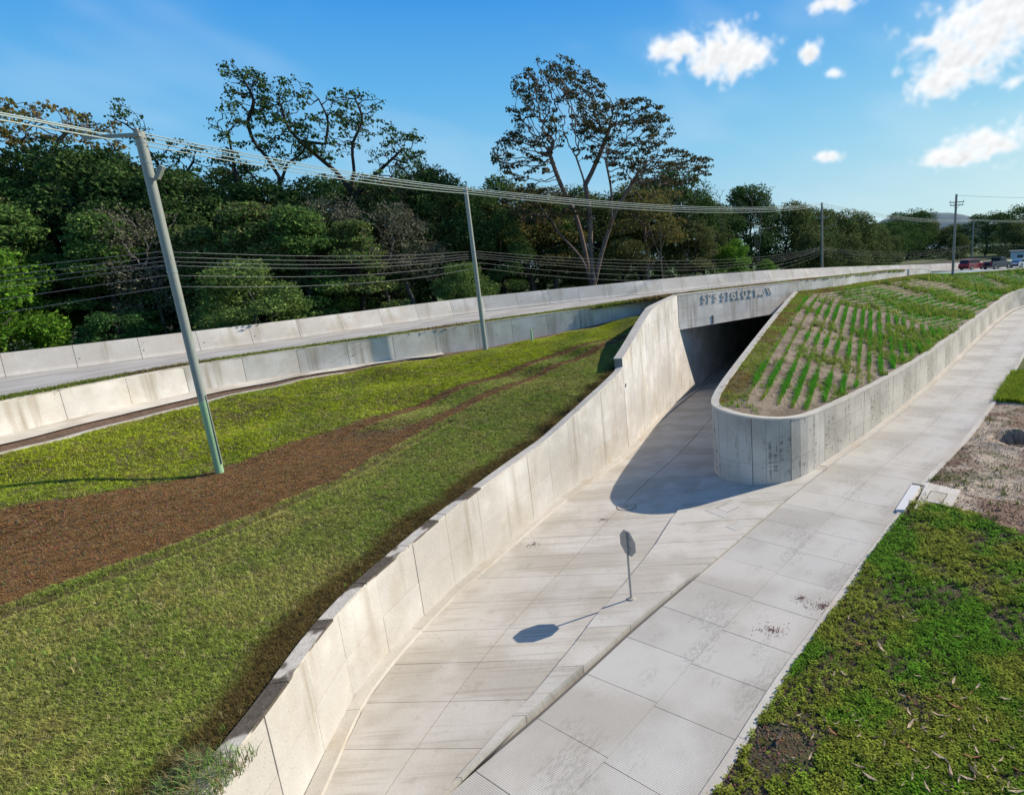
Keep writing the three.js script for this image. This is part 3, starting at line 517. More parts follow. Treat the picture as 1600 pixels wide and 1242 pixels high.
// verge on the outer side of the service road
const sBare = sAtZ2(RL, 6.0, -24.6), sTurf = sAtZ2(RL, 17.0, -38.9);
const PIT = [17.9, -28.6];
const vergeAt = (s, d) => { const q = RL.at(s); return off(q, roadW + .2 + d, 0); };
const vergeZone = (s, d, x, z) => { const n = 1.2 * (fbm(x * .7, z * .7, 3, 0, 55) - .5); return s > sTurf ? 2 : s + n - .06 * d + 1.0 * sstep(2.2, 3.0, d) > sBare ? 1 : 0; };
const vergeH = (s, d, x, z) => { const zn = vergeZone(s, d, x, z), b = roadY(z) + .03 + .05 * sstep(0, .6, d); const pit = Math.hypot(x - PIT[0], (z - PIT[1]) * 1.15); return b + (zn === 1 ? .16 * (fbm(x * .9, z * .9, 4, 0, 57) - .45) * sstep(.1, 1.2, d) + .05 * (fbm(x * 5, z * 5, 3, 0, 59) - .5) * sstep(.05, .4, d) : zn === 0 ? .10 * (fbm(x * 1.5, z * 1.5, 4, 0, 58) - .4) * sstep(0, .5, d) : .03) + .16 * sstep(2.6, 1.6, pit) - 2.0 * sstep(1.55, .95, pit) + .012 * d * (d > 30 ? 1 : 0); };
const bareTone = (x, z) => { const n = fbm(x * .45, z * .45, 4, 0, 67), m = fbm(x * 2.2, z * 2.2, 4, 0, 68); let c = mix3([.62, .50, .37], [.46, .35, .25], sstep(.4, .65, m)); c = mix3(c, [.25, .14, .085], .85 * sstep(.46, .58, n + .14 * sstep(-23, -21, z) + .22 * (m - .5))); return mix3(c, [.14, .15, .05], .6 * sstep(.6, .72, fbm(x * 1.1 + 5, z * 1.1, 3, 0, 70))); };
{
  const sMax = RL.length, bp = [0, .06, .15, .3, .5, .75, 1, 1.3, 1.6, 2, 2.4, 2.8, 3.2, 3.6, 4, 4.4, 4.8, 5.2, 5.6, 6, 6.4, 6.8, 7.2, 7.6, 8, 8.5, 9, 10, 11, 12.5, 15, 20, 30, 60, 150, 600];
  const g = grid(300, bp.length - 1, (u, v) => {
    const s = u < .75 ? u / .75 * 62 : lerp(62, sMax, (u - .75) / .25), d = bp[Math.round(v * (bp.length - 1))], p = vergeAt(s, d), zn = vergeZone(s, d, p[0], p[2]);
    p[1] = vergeH(s, d, p[0], p[2]);
    return { p, c: zn === 0 ? mix3([.105, .068, .038], [.07, .085, .02], fbm(p[0] * 2, p[2] * 2, 3)) : zn === 1 ? bareTone(p[0], p[2]) : [.12, .15, .02] };
  });
  struct(mesh('verge', g, std({ vertexColors: true, map: texSoil, bumpMap: bumpFine, bumpScale: .04, roughness: 1 })));
  // ground behind and under the viewpoint
  struct(mesh('open_ground', grid(8, 8, (u, v) => ({ p: [lerp(-900, 900, u), -2.9, lerp(900, -60, v)] })), std({ color: tint(.12, .15, .05), map: texSoil })));
}

// ------------------------------------------------------------------ grass and ground cover (uncountable)
function tuft(n, h, spread, lean, w, seed, seg = 2) {
  const r = rng(seed), pos = [];
  for (let i = 0; i < n; i++) {
    const a = r() * 6.283, d = spread * Math.sqrt(r()), x = Math.cos(a) * d, z = Math.sin(a) * d, b = r() * 6.283, hh = h * (.55 + .6 * r()), l = lean * (.3 + r()) * hh, ww = w * (.7 + .6 * r()), px = -Math.sin(b) * ww, pz = Math.cos(b) * ww, dx = Math.cos(b) * l, dz = Math.sin(b) * l;
    if (seg === 1) pos.push(x - px, 0, z - pz, x + px, 0, z + pz, x + dx, hh, z + dz);
    else { const mx = x + dx * .3, mz = z + dz * .3, my = hh * .62, k = .75; pos.push(x - px, 0, z - pz, x + px, 0, z + pz, mx + px * k, my, mz + pz * k, x - px, 0, z - pz, mx + px * k, my, mz + pz * k, mx - px * k, my, mz - pz * k, mx - px * k, my, mz - pz * k, mx + px * k, my, mz + pz * k, x + dx, hh, z + dz); }
  }
  const g = new THREE.BufferGeometry(); g.setAttribute('position', new THREE.Float32BufferAttribute(pos, 3)); g.computeVertexNormals(); return g;
}
const bladeMat = new THREE.MeshPhysicalMaterial({ color: 0xffffff, roughness: 1, specularIntensity: .15, transmission: .4, thickness: 0, side: THREE.DoubleSide });
const _m = new THREE.Matrix4(), _q = new THREE.Quaternion(), _e = new THREE.Euler(), _c = new THREE.Color();
function scatter(name, geo, mat, items) {   // items: [x, y, z, turn, scale, r, g, b, tiltx, tiltz]
  const m = new THREE.InstancedMesh(geo, mat, items.length); m.name = numbered(name); m.castShadow = m.receiveShadow = true;
  items.forEach((t, i) => { _e.set(t[8] || 0, t[3], t[9] || 0); _q.setFromEuler(_e); const s = t[4]; _m.compose(new THREE.Vector3(t[0], t[1], t[2]), _q, Array.isArray(s) ? new THREE.Vector3(...s) : new THREE.Vector3(s, s, s)); m.setMatrixAt(i, _m); m.setColorAt(i, _c.setRGB(t[5], t[6], t[7])); });
  m.userData.kind = 'stuff'; scene.add(m); return m;
}
{
  const r = rng(301), near = [], dry = [], clods = [], dead = [];
  let tries = 0;
  while (tries++ < 420000) {
    const u = r(), v = r(), a = lawnA(u), b = LB.at(u * LB.length), x = lerp(a[0], b.x, v), z = lerp(a[1], b.z, v); if (z > -4) continue;
    const D = Math.hypot(x, z); if (D > 16 && r() > Math.pow(16 / D, 1.4)) continue;
    const sm = soilMask(x, z), k = D < 18 ? 1 : Math.min(2.2, D / 18);
    if (r() < sm * .97) { if (r() < .75) { const f = .4 + 1.0 * r(); dead.push([x, lawnH(x, z) - .01, z, r() * 6.3, [k * (.55 + .5 * r()), .6 + .3 * r(), k * (.55 + .5 * r())], .38 * f, .225 * f, .085 * f]); } else clods.push([x, lawnH(x, z) + .005, z, r() * 6.3, [k * (.012 + .04 * r() * r()), k * (.010 + .022 * r()), k * (.012 + .04 * r() * r())], ...[.20, .118, .058].map(q => q * (.4 + .9 * r())), r(), r()]); continue; }
    const c = lawnTone(x, z), e = dryEdge(x, z), f = .4 + 1.2 * r(), straw = r() < .08 ? 1 : 0;
    if (k && sm > .3 || (r() < .7 && distLine(rutL, x, z) < .14)) continue; const col = straw && e < .5 ? [.52 * f, .45 * f, .22 * f] : [c[0] * f * 2.0, c[1] * f * 2.05, c[2] * f * 1.9];
    { const w = k * (.7 + .6 * r()); (e > .6 && r() < .5 ? dry : near).push([x, lawnH(x, z) - .01, z, r() * 6.3, [w, Math.min(w, .75 + .35 * r()), w], ...col]); }
  }
  console.log('lawn', near.length, dry.length, clods.length);
  { const rank = []; for (let i = 0; i < 4500; i++) { const q = near[Math.floor(r() * near.length)]; const n = fbm(q[0] * .6, q[2] * .6, 3, 0, 47); if (r() > sstep(.4, .62, n) || Math.hypot(q[0], q[2]) > 19) continue; const f = .6 + .8 * r(), c = r() < .35 ? [.50, .43, .20] : [.20, .33, .06]; rank.push([q[0] + .1 * (r() - .5), q[1], q[2] + .1 * (r() - .5), r() * 6.3, (.7 + .6 * r()), c[0] * f, c[1] * f, c[2] * f]); } tag(scatter('rank_grass', tuft(7, .16, .06, .8, .006, 12), bladeMat, rank), 'taller stray blades standing out of the mown lawn', 'grass'); }
  tag(scatter('lawn_grass', tuft(9, .08, .075, 1.0, .0055, 1), bladeMat, near), 'mown green turf covering the sloping lawn above the retaining wall', 'grass');
  tag(scatter('dry_turf', tuft(11, .10, .07, 1.1, .006, 2), bladeMat, dry), 'brown dead turf along the top edge of the retaining wall', 'grass');
  tag(scatter('dead_turf', tuft(10, .06, .07, 1.6, .006, 3), bladeMat, dead), 'brown torn turf lying on the dug strips across the lawn', 'grass');
  const cg = new THREE.IcosahedronGeometry(1, 0); { const p = cg.attributes.position, rr = new Map(); for (let i = 0; i < p.count; i++) { const key = [p.getX(i), p.getY(i), p.getZ(i)].map(q => q.toFixed(2)).join(); if (!rr.has(key)) rr.set(key, .7 + .6 * r()); const k = rr.get(key); p.setXYZ(i, p.getX(i) * k, p.getY(i) * k, p.getZ(i) * k); } cg.computeVertexNormals(); }
  const clodMat = std({ color: 0xffffff, roughness: 1 });
  tag(scatter('soil_clods', cg, clodMat, clods), 'loose brown clods of earth on the dug strips across the lawn', 'soil');

  // mound: turf border, weeds between the rows
  const turf = [], weeds = [], bits = []; const bb = [2, 80, -105, -25];
  for (let i = 0; i < 150000; i++) {
    const x = lerp(bb[0], 62, r()), z = lerp(-98, bb[3], r()); if (!inPoly(moundPoly, x, z)) continue;
    const D = Math.hypot(x, z), d = moundD(x, z), k = clamp(D / 26, 1, 3);
    if (d < 1.35 + .25 * (r() - .5)) { const f = .6 + .8 * r(), br = fbm(x * .8, z * .8, 3, 0, 77); const c = mix3([.30, .38, .05], [.34, .24, .08], sstep(.4, .7, br)); turf.push([x, moundH(x, z) - .01, z, r() * 6.3, [k * (.8 + .7 * r()), .8 + .5 * r(), k * (.8 + .7 * r())], c[0] * f, c[1] * f, c[2] * f]); continue; }
    const wn = fbm(x * .33, z * .33, 4, 0, 79), far = clamp((-z - 38) / 35), edge = distLine(moundPoly.slice(0, 400), x, z);
    if (r() < sstep(.48, .68, wn) * lerp(.42, .22, far)) { const f = .6 + .7 * r(), c = mix3([.17, .32, .035], [.34, .37, .08], r()); weeds.push([x, moundH(x, z) - .01, z, r() * 6.3, k * (.6 + .9 * r()), c[0] * f, c[1] * f, c[2] * f]); }
    else if (r() < .25) { const f = .5 + .7 * r(); bits.push([x, moundH(x, z), z, r() * 6, [.015 + .04 * r() * r(), .01 + .02 * r(), .015 + .04 * r() * r()], .42 * f, .37 * f, .31 * f, r(), r()]); }
  }
  console.log('mound', turf.length, weeds.length, bits.length);
  tag(scatter('turf_border', tuft(9, .12, .10, .9, .008, 4), bladeMat, turf), 'brownish turf border along the upper edges of the planted mound', 'grass');
  tag(scatter('weeds', tuft(9, .16, .11, 1.0, .010, 5), bladeMat, weeds), 'green weeds sprouting between the planted rows on the mound', 'weeds');
  tag(scatter('dry_clods', cg, clodMat, bits), 'crumbs of dry grey earth on the planted mound', 'soil');

  // verge: creeping ground cover, bare soil crumbs, far turf
  const leaf = (() => { const pos = [], rl = rng(9); for (let i = 0; i < 9; i++) { const a = rl() * 6.28, d = .055 * Math.sqrt(rl()), x = Math.cos(a) * d, z = Math.sin(a) * d, y = .015 + .075 * rl(), s = .015 + .013 * rl(), t = rl() * 6.28, tx = (rl() - .5) * .7, tz = (rl() - .5) * .7; const P = (k) => { const q = t + k * Math.PI / 2, X = Math.cos(q) * s * (k % 2 ? .75 : 1), Z = Math.sin(q) * s * (k % 2 ? .75 : 1); return [x + X, y + X * tx + Z * tz, z + Z]; }; const p = [0, 1, 2, 3].map(P); pos.push(...p[0], ...p[2], ...p[1], ...p[0], ...p[3], ...p[2]); } const g = new THREE.BufferGeometry(); g.setAttribute('position', new THREE.Float32BufferAttribute(pos, 3)); g.computeVertexNormals(); return g; })();
  const cover = [], crumbs = [], vt = [], vg = [];
  for (let i = 0; i < 420000; i++) {
    const s = 6 + r() * 54, d = .02 + 21 * Math.pow(r(), 1.25), p = vergeAt(s, d), x = p[0], z = p[2], D = Math.hypot(x, z); if (z > -3 || x > D * .80) continue;
    if (D > 16 && r() > Math.pow(16 / D, 1.5)) continue;
    const zn = vergeZone(s, d, x, z), y = vergeH(s, d, x, z), k = clamp(D / 15, 1, 3);
    if (zn === 0) {
      const bald = fbm(x * .8, z * .8, 4, 0, 83), sp = Math.hypot(x - 1.95, z + 10.3) < .45 + .4 * bald; if (r() < sstep(.44, .58, bald) * .8 || (sp && r() < .9)) { if (r() < .3) crumbs.push([x, y, z, r() * 6, [.012 + .03 * r(), .01 + .02 * r(), .012 + .03 * r()], ...[.20, .13, .08].map(q => q * (.5 + .8 * r())), r(), r()]); continue; }
      if (r() < .12) continue; const f = .35 + 1.1 * r(), c = mix3([.075, .18, .012], [.19, .20, .032], sstep(.35, .65, fbm(x * .9 + 3, z * .9, 3, 0, 85)) * .8 + .2 * r());
      if (r() < .09) vg.push([x, y, z, r() * 6.3, .7 + .7 * r(), c[0] * f, c[1] * f, c[2] * f]); else cover.push([x, y, z, r() * 6.3, k * (.75 + .7 * r()), c[0] * f * 1.75, c[1] * f * 1.8, c[2] * f * 1.5]);
    } else if (zn === 1) { if (r() < .5) { const c = bareTone(x, z), f = .45 + .8 * r(); crumbs.push([x, y, z, r() * 6, [.01 + .05 * r() * r(), .01 + .03 * r(), .01 + .05 * r() * r()], c[0] * f, c[1] * f, c[2] * f, r(), r()]); } else if (r() < .10 * sstep(.5, .7, fbm(x * .8, z * .8, 3, 0, 87))) { const f = .6 + .6 * r(); vg.push([x, y, z, r() * 6.3, 1 + r(), .12 * f, .17 * f, .03 * f]); } }
    else { const f = .6 + .8 * r(); vt.push([x, y - .01, z, r() * 6.3, k * (.8 + .5 * r()), .28 * f, .37 * f, .035 * f]); }
  }
  console.log('verge', cover.length, crumbs.length, vt.length, vg.length);
  tag(scatter('ground_cover', leaf, bladeMat, cover), 'low creeping leafy ground cover on the near verge', 'ground cover');
  tag(scatter('verge_weeds', tuft(8, .10, .06, 1, .006, 6), bladeMat, vg), 'small grassy weeds dotted over the near verge', 'weeds');
  tag(scatter('soil_crumbs', cg, clodMat, crumbs), 'crumbs of bare earth on the disturbed verge', 'soil');
  tag(scatter('verge_turf', tuft(9, .10, .08, .9, .007, 7), bladeMat, vt), 'bright green turf patch on the verge beyond the bare soil', 'grass');
  // grass strip between highway and wall, rough grass at the wood's edge
  const ms = [], we = [];
  for (let i = 0; i < 16000; i++) { const u = .06 + .74 * r(), p = deckAt(u, .015 + .07 * r()), f = .5 + .8 * r(), c = mix3([.25, .30, .05], [.27, .19, .08], sstep(.4, .65, fbm(p[0] * .2, p[2] * .2, 3)) ); ms.push([p[0], p[1] - .01, p[2], r() * 6.3, [2 + 1.4 * r(), 2.0 + 1.6 * r(), 2 + 1.4 * r()], c[0] * f, c[1] * f, c[2] * f]); }
  const F = line(FAR.map(p => [p[0], p[1], p[2]]), 1);
  for (let i = 0; i < 14000; i++) { const q = F.at(r() * F.length), d = .4 + 5 * r() * r(), p = off(q, -d, q.v[0] + .45 - .04 * d), f = .5 + .9 * r(), g = sstep(.35, .6, fbm(p[0] * .12, p[2] * .12, 3, 0, 91)); if (r() > .25 + g) continue; we.push([...p, r() * 6.3, 3 + 5 * r() * g, .17 * f, .34 * f, .03 * f]); }
  tag(scatter('median_grass', tuft(9, .09, .09, 1, .008, 8), bladeMat, ms), 'narrow strip of rough grass between the highway and its edge wall', 'grass');
  tag(scatter('wood_edge_grass', tuft(9, .11, .08, .9, .008, 10), bladeMat, we), 'rough green grass behind the barrier along the edge of the wood', 'grass');
}
{ // rank grass growing over the near end of the retaining wall
  const r = rng(333), gs = []; for (let i = 0; i < 240; i++) { const q = WL.at(sAtZ(WL, -7.75 + .9 * (r() - .5) * 1.6)), d = -.75 + 1.1 * r(), x = q.x + q.nx * d, z = q.z + q.nz * d, g = tuft(8, .22, .07, 1.1, .007, 900 + i); const f = .5 + .9 * r(), c = r() < .4 ? [.34, .26, .10] : [.18, .32, .05], n = g.attributes.position.count, col = new Float32Array(n * 3); for (let j = 0; j < n; j++) { col[j * 3] = c[0] * f; col[j * 3 + 1] = c[1] * f; col[j * 3 + 2] = c[2] * f; } g.setAttribute('color', new THREE.BufferAttribute(col, 3)); g.translate(x, q.v[1] - .03 - .25 * Math.max(0, d), z); gs.push(g); }
  const o = tag(mesh('grass_clump', mergeGeometries(gs), new THREE.MeshPhysicalMaterial({ vertexColors: true, roughness: 1, transmission: .4, thickness: 0, side: THREE.DoubleSide })), 'rank green grass spilling over the near end of the retaining wall', 'grass'); o.userData.kind = 'stuff';
}
// planted rows of tall grass that run along the ramp side and turn at the crest
{
  const offs = (d) => { // left leg parallel to the ramp side, then the leg parallel to the highway
    const [b, a] = leftEdge, dx = a[0] - b[0], dz = a[1] - b[1], L = Math.hypot(dx, dz), n = [dz / L, -dx / L], sg = (n[0] * 1 + n[1] * .2) > 0 ? 1 : -1, out = [];
    for (let s = L; s > -2; s -= .11) { const x = b[0] + dx / L * s + n[0] * sg * d, z = b[1] + dz / L * s + n[1] * sg * d; if (inPoly(moundPoly, x, z) && moundD(x, z) > d - .06) out.push([x, z, 0]); }
    for (let s = 0; s < moundTop.length - 14; s += .15) { const q = moundTop.at(s), x = q.x + q.nx * d, z = q.z + q.nz * d; if (inPoly(moundPoly, x, z) && moundD(x, z) > d - .06) out.push([x, z, 1]); }
    return out;
  };
  const ord = ['first', 'second', 'third', 'fourth', 'fifth', 'sixth', 'seventh', 'eighth', 'ninth', 'tenth', 'eleventh', 'twelfth', 'thirteenth', 'fourteenth', 'fifteenth', 'sixteenth', 'seventeenth', 'eighteenth', 'nineteenth', 'twentieth'];
  const T = [1, 2, 3, 4].map(k => tuft(14, .32, .085, .6, .009, 40 + k)), r = rng(401), rowMat = new THREE.MeshPhysicalMaterial({ vertexColors: true, roughness: 1, specularIntensity: .15, transmission: .4, thickness: 0, side: THREE.DoubleSide });
  let k = 0;
  for (let d = 1.6; d < 14 && k < ord.length; d += .68) {
    const gs = []; const pts = offs(d + .05 * Math.sin(d * 7));
    for (const [x, z, leg] of pts) {
      if (distLine(moundPoly, x, z) < .25) continue;
      const gapn = fbm(x * .6, z * .6, 3, 0, 97); if (r() > (leg ? .9 : 1.0) - .5 * sstep(.64, .82, gapn)) continue;
      const g = T[Math.floor(r() * 4)].clone(), lush = sstep(.28, .55, fbm(x * .25 + 4, z * .25, 3, 0, 99)) * (leg ? .8 : 1) + .25 * clamp((d - 2) / 5), s = (.6 + .65 * lush) * (.75 + .5 * r()) * (leg ? .85 : .95), f = .65 + .6 * r();
      const c = mix3([.32, .36, .07], [.11, .37, .03], clamp(lush + .3 * (r() - .5))), n = g.attributes.position.count, col = new Float32Array(n * 3); for (let i = 0; i < n; i++) { col[i * 3] = c[0] * f; col[i * 3 + 1] = c[1] * f; col[i * 3 + 2] = c[2] * f; }
      g.setAttribute('color', new THREE.BufferAttribute(col, 3)); g.applyMatrix4(_m.compose(new THREE.Vector3(x + .08 * (r() - .5), moundH(x, z) - .015, z + .08 * (r() - .5)), _q.setFromEuler(_e.set(0, r() * 6.3, 0)), new THREE.Vector3(s, s, s))); gs.push(g);
    }
    if (gs.length < 40) continue;
    tag(mesh('grass_row', mergeGeometries(gs), rowMat), `${ord[k]} planted row of tall green grass in from the turf border on the mound`, 'grass row', 'planted grass rows on the mound'); k++;
  }
}

// ------------------------------------------------------------------ trees
const barkTex = tex(256, (u, v) => { const e = .5 + .5 * (fbm(u * 24, v * 5, 4, 0, 111) - .5) + .3 * (fbm(u * 8, v * 8, 3, 8, 112) - .5); return [e, e, e]; }, 1.5);
const bark = (r, g, b) => std({ map: barkTex, color: tint(r, g, b), roughness: 1 });
const barkDark = bark(.16, .135, .11), barkBrown = bark(.66, .48, .38), barkPale = bark(.62, .56, .48), barkGrey = bark(.40, .37, .33);
const leafMat = new THREE.MeshPhysicalMaterial({ vertexColors: true, roughness: 1, specularIntensity: .25, transmission: .3, thickness: 0, side: THREE.DoubleSide });
const leafGlow = new THREE.MeshPhysicalMaterial({ vertexColors: true, roughness: 1, specularIntensity: .25, transmission: .4, thickness: 0, side: THREE.DoubleSide });

// grow branches toward a set of target points (space colonisation); returns nodes [x, y, z, parent, radius]
function grow(targets, stems, { step = .6, kill = 1.1, reach = 6, iters = 160, tip = .028, power = 2.35, bend = .12, seed = 1 }) {
  const r = rng(seed), N = [];
  for (const st of stems) { let par = st.from === undefined ? -1 : st.from; for (const p of st.pts) { N.push([p[0], p[1], p[2], par, tip, 0]); par = N.length - 1; } st.end = par; }
  const cell = reach, map = new Map(), key = (x, y, z) => Math.floor(x / cell) * 73856093 ^ Math.floor(y / cell) * 19349663 ^ Math.floor(z / cell) * 83492791;
  const add = (i) => { const k = key(N[i][0], N[i][1], N[i][2]); if (!map.has(k)) map.set(k, []); map.get(k).push(i); };
  for (let i = 0; i < N.length; i++) add(i);
  let live = targets.map(t => ({ t, far: 0 }));
  for (let it = 0; it < iters && live.length; it++) {
    const pull = new Map();
    for (const L of live) {
      const t = L.t; let best = -1, bd = reach * reach;
      for (let a = -1; a <= 1; a++) for (let b = -1; b <= 1; b++) for (let c = -1; c <= 1; c++) { const l = map.get(key(t[0] + a * cell, t[1] + b * cell, t[2] + c * cell)); if (l) for (const i of l) { const d = (N[i][0] - t[0]) ** 2 + (N[i][1] - t[1]) ** 2 + (N[i][2] - t[2]) ** 2; if (d < bd) { bd = d; best = i; } } }
      if (best < 0) { // far from the tree: pull the nearest of all nodes, now and then
        if ((it + L.far) % 4 === 0) { let q = 1e9; for (let i = 0; i < N.length; i += 2) { const d = (N[i][0] - t[0]) ** 2 + (N[i][1] - t[1]) ** 2 + (N[i][2] - t[2]) ** 2; if (d < q) { q = d; best = i; } } } if (best < 0) continue;
      }
      const n = N[best], dx = t[0] - n[0], dy = t[1] - n[1], dz = t[2] - n[2], D = Math.hypot(dx, dy, dz) || 1, v = pull.get(best) || [0, 0, 0, 0];
      v[0] += dx / D; v[1] += dy / D; v[2] += dz / D; v[3]++; pull.set(best, v); L.near = bd;
    }
    let grew = 0;
    for (const [i, v] of pull) {
      if (N[i][5] > 3) continue;
      const j = bend * (1 + v[3] * .05), x = v[0] + j * v[3] * (r() - .5) * 2, y = v[1] + j * v[3] * (r() - .5) * 2, z = v[2] + j * v[3] * (r() - .5) * 2, D = Math.hypot(x, y, z) || 1;
      N.push([N[i][0] + x / D * step, N[i][1] + y / D * step, N[i][2] + z / D * step, i, tip, 0]); N[i][5]++; add(N.length - 1); grew++;
    }
    if (!grew) break;
    live = live.filter(L => { const t = L.t; for (let i = N.length - grew; i < N.length; i++) if ((N[i][0] - t[0]) ** 2 + (N[i][1] - t[1]) ** 2 + (N[i][2] - t[2]) ** 2 < kill * kill) return false; return true; });
    if (N.length > 5200) break;
  }
  const sum = new Float64Array(N.length); for (let i = N.length - 1; i >= 0; i--) { const rp = Math.max(Math.pow(tip, power), sum[i]); N[i][4] = Math.pow(rp, 1 / power); if (N[i][3] >= 0) sum[N[i][3]] += rp; }
  return N;
}
function branchGeo(N, { minR = 0, maxR = 9, kmul = 1, cap = .9 } = {}) {
  const pos = [], nor = [], uv = [], idx = []; let base = 0;
  const A = new THREE.Vector3(), B = new THREE.Vector3(), D = new THREE.Vector3(), U = new THREE.Vector3(), V = new THREE.Vector3();
  for (let i = 0; i < N.length; i++) {
    const n = N[i]; if (n[3] < 0) continue; const p = N[n[3]]; if (n[4] < minR || n[4] > maxR) continue;
    const r1 = Math.min(cap, n[4] * kmul), r0 = Math.min(cap, Math.min(p[4], n[4] * 1.7) * kmul), k = r1 > .2 ? 8 : r1 > .07 ? 6 : r1 > .035 ? 4 : 3;
    A.set(p[0], p[1], p[2]); B.set(n[0], n[1], n[2]); D.copy(B).sub(A).normalize(); U.set(Math.abs(D.y) > .9 ? 1 : 0, Math.abs(D.y) > .9 ? 0 : 1, 0).cross(D).normalize(); V.copy(D).cross(U);
    B.addScaledVector(D, r1 * .35);
    for (let j = 0; j <= k; j++) { const a = j / k * 6.2832, c = Math.cos(a), s = Math.sin(a); for (const [P, r, v] of [[A, r0, 0], [B, r1, .6]]) { const x = U.x * c + V.x * s, y = U.y * c + V.y * s, z = U.z * c + V.z * s; pos.push(P.x + x * r, P.y + y * r, P.z + z * r); nor.push(x, y, z); uv.push(j / k * Math.max(.3, r * 6), v + P.y); } }
    for (let j = 0; j < k; j++) { const b = base + j * 2; idx.push(b, b + 2, b + 1, b + 2, b + 3, b + 1); }
    base += (k + 1) * 2;
  }
  const g = new THREE.BufferGeometry(); g.setAttribute('position', new THREE.Float32BufferAttribute(pos, 3)); g.setAttribute('normal', new THREE.Float32BufferAttribute(nor, 3)); g.setAttribute('uv', new THREE.Float32BufferAttribute(uv, 2)); g.setIndex(idx); return g;
}
class Leaves {
  constructor(seed) { this.r = rng(seed); this.pos = []; this.col = []; }
  leaf(x, y, z, s, c, up = 0) {   // a folded diamond, two triangles
    const r = this.r, th = r() * 6.283, ph = Math.acos(2 * r() - 1) * (1 - up) + up * .5 * r(), a = [Math.cos(th) * Math.sin(ph + 1.57), Math.cos(ph + 1.57) , Math.sin(th) * Math.sin(ph + 1.57)], q = r() * 6.283;
    let b = [Math.cos(q), .6 * (r() - .5), Math.sin(q)]; const d = a[0] * b[0] + a[1] * b[1] + a[2] * b[2]; b = [b[0] - d * a[0], b[1] - d * a[1], b[2] - d * a[2]]; const l = Math.hypot(...b) || 1, w = s * .42 / l;
    const t = [x + a[0] * s, y + a[1] * s, z + a[2] * s], u = [x + a[0] * s * .5 + b[0] * w, y + a[1] * s * .5 + b[1] * w, z + a[2] * s * .5 + b[2] * w], v = [x + a[0] * s * .5 - b[0] * w, y + a[1] * s * .5 - b[1] * w - s * .06, z + a[2] * s * .5 - b[2] * w];
    this.pos.push(...(this.half ? [...v, ...u, ...t] : [x, y, z, ...u, ...t, x, y, z, ...t, ...v])); const f = .35 + 1.25 * r() * r() + .25 * r(); for (let i = 0; i < (this.half ? 3 : 6); i++) this.col.push(c[0] * f, c[1] * f, c[2] * f);
  }
  // foliage pad: many leaves near the skin of a flattened ball
  pad(x, y, z, rx, ry, n, s, cols, hollow = .55, up = 0) {
    const r = this.r; for (let i = 0; i < n; i++) { const a = r() * 6.283, h = 2 * r() - 1, k = Math.sqrt(1 - h * h), d = Math.pow(lerp(hollow ** 3, 1, r()), 1 / 3) * (.82 + .36 * r()); this.leaf(x + Math.cos(a) * k * rx * d, y + h * ry * d, z + Math.sin(a) * k * rx * d, s * (.5 + 1.0 * r()), cols[Math.floor(r() * cols.length)], up); }
  }
  geo() { const g = new THREE.BufferGeometry(); g.setAttribute('position', new THREE.Float32BufferAttribute(this.pos, 3)); g.setAttribute('color', new THREE.Float32BufferAttribute(this.col, 3)); g.computeVertexNormals(); return g; }
}
const stemPts = (pts, step = .7) => { const c = new THREE.CatmullRomCurve3(pts.map(p => new THREE.Vector3(...p))), n = Math.max(2, Math.round(c.getLength() / step)); return c.getPoints(n).map(p => [p.x, p.y, p.z]); };

// open-crowned tree: stems, foliage pads on the branch ends with sky between them
function openTree({ stems, pads, leaf = .34, nLeaf = 55, cols, barkMat, grow: gr = {}, seed = 1, kmul = 1, up = .3, twigLeaf = 0 }) {
  const r = rng(seed), targets = [];
  for (const p of pads) { const n = Math.round(3 + p[3] * 4); for (let i = 0; i < n; i++) { const a = r() * 6.283, d = Math.sqrt(r()); targets.push([p[0] + Math.cos(a) * d * p[3], p[1] + (r() - .5) * p[4] * 1.2, p[2] + Math.sin(a) * d * p[3]]); } }
  const S = stems.map(s => ({ ...s, pts: stemPts(s.pts) })); let cnt = 0; for (const s of S) { if (s.joins !== undefined) { const [w, f] = s.joins; s.from = S[w].first + Math.floor((S[w].pts.length - 1) * f); } s.first = cnt; cnt += s.pts.length; }
  const N = grow(targets, S, { seed, ...gr }), L = new Leaves(seed + 9), hasKid = new Uint8Array(N.length); for (const n of N) if (n[3] >= 0) hasKid[n[3]]++;
  for (let i = 0; i < N.length; i++) { const n = N[i]; if (n[4] < .034 || !hasKid[i]) { const k = r() < .22 ? 0 : Math.round(nLeaf * (.2 + 2.0 * r() * r())); for (let q = 0; q < k; q++) { const a = r() * 6.283, h = (r() - .5), d = .5 * Math.sqrt(r()); L.leaf(n[0] + Math.cos(a) * d, n[1] + h * .36 + .1, n[2] + Math.sin(a) * d, leaf * (.5 + 1.0 * r()), cols[Math.floor(r() * cols.length)], up); } } }
  return { wood: branchGeo(N, { kmul }), leaves: L.geo(), n: N.length };
}
function padsIn(list, n, seed, { size = [1.0, 1.7], flat = .5, shell = .35 } = {}) {   // scatter pads through ellipsoids [x, y, z, rx, ry, rz]
  const r = rng(seed), out = []; let tot = 0; for (const e of list) tot += e[3] * e[4] * e[5];
  for (const e of list) { const k = Math.max(1, Math.round(n * e[3] * e[4] * e[5] / tot)); for (let i = 0; i < k; i++) { const a = r() * 6.283, h = 2 * r() - 1, q = Math.sqrt(1 - h * h), d = Math.pow(lerp(shell, 1, r()), 1 / 3), s = lerp(size[0], size[1], r()); out.push([e[0] + Math.cos(a) * q * d * e[3], e[1] + h * d * e[4], e[2] + Math.sin(a) * q * d * e[5], s, s * flat]); } }
  return out;
}
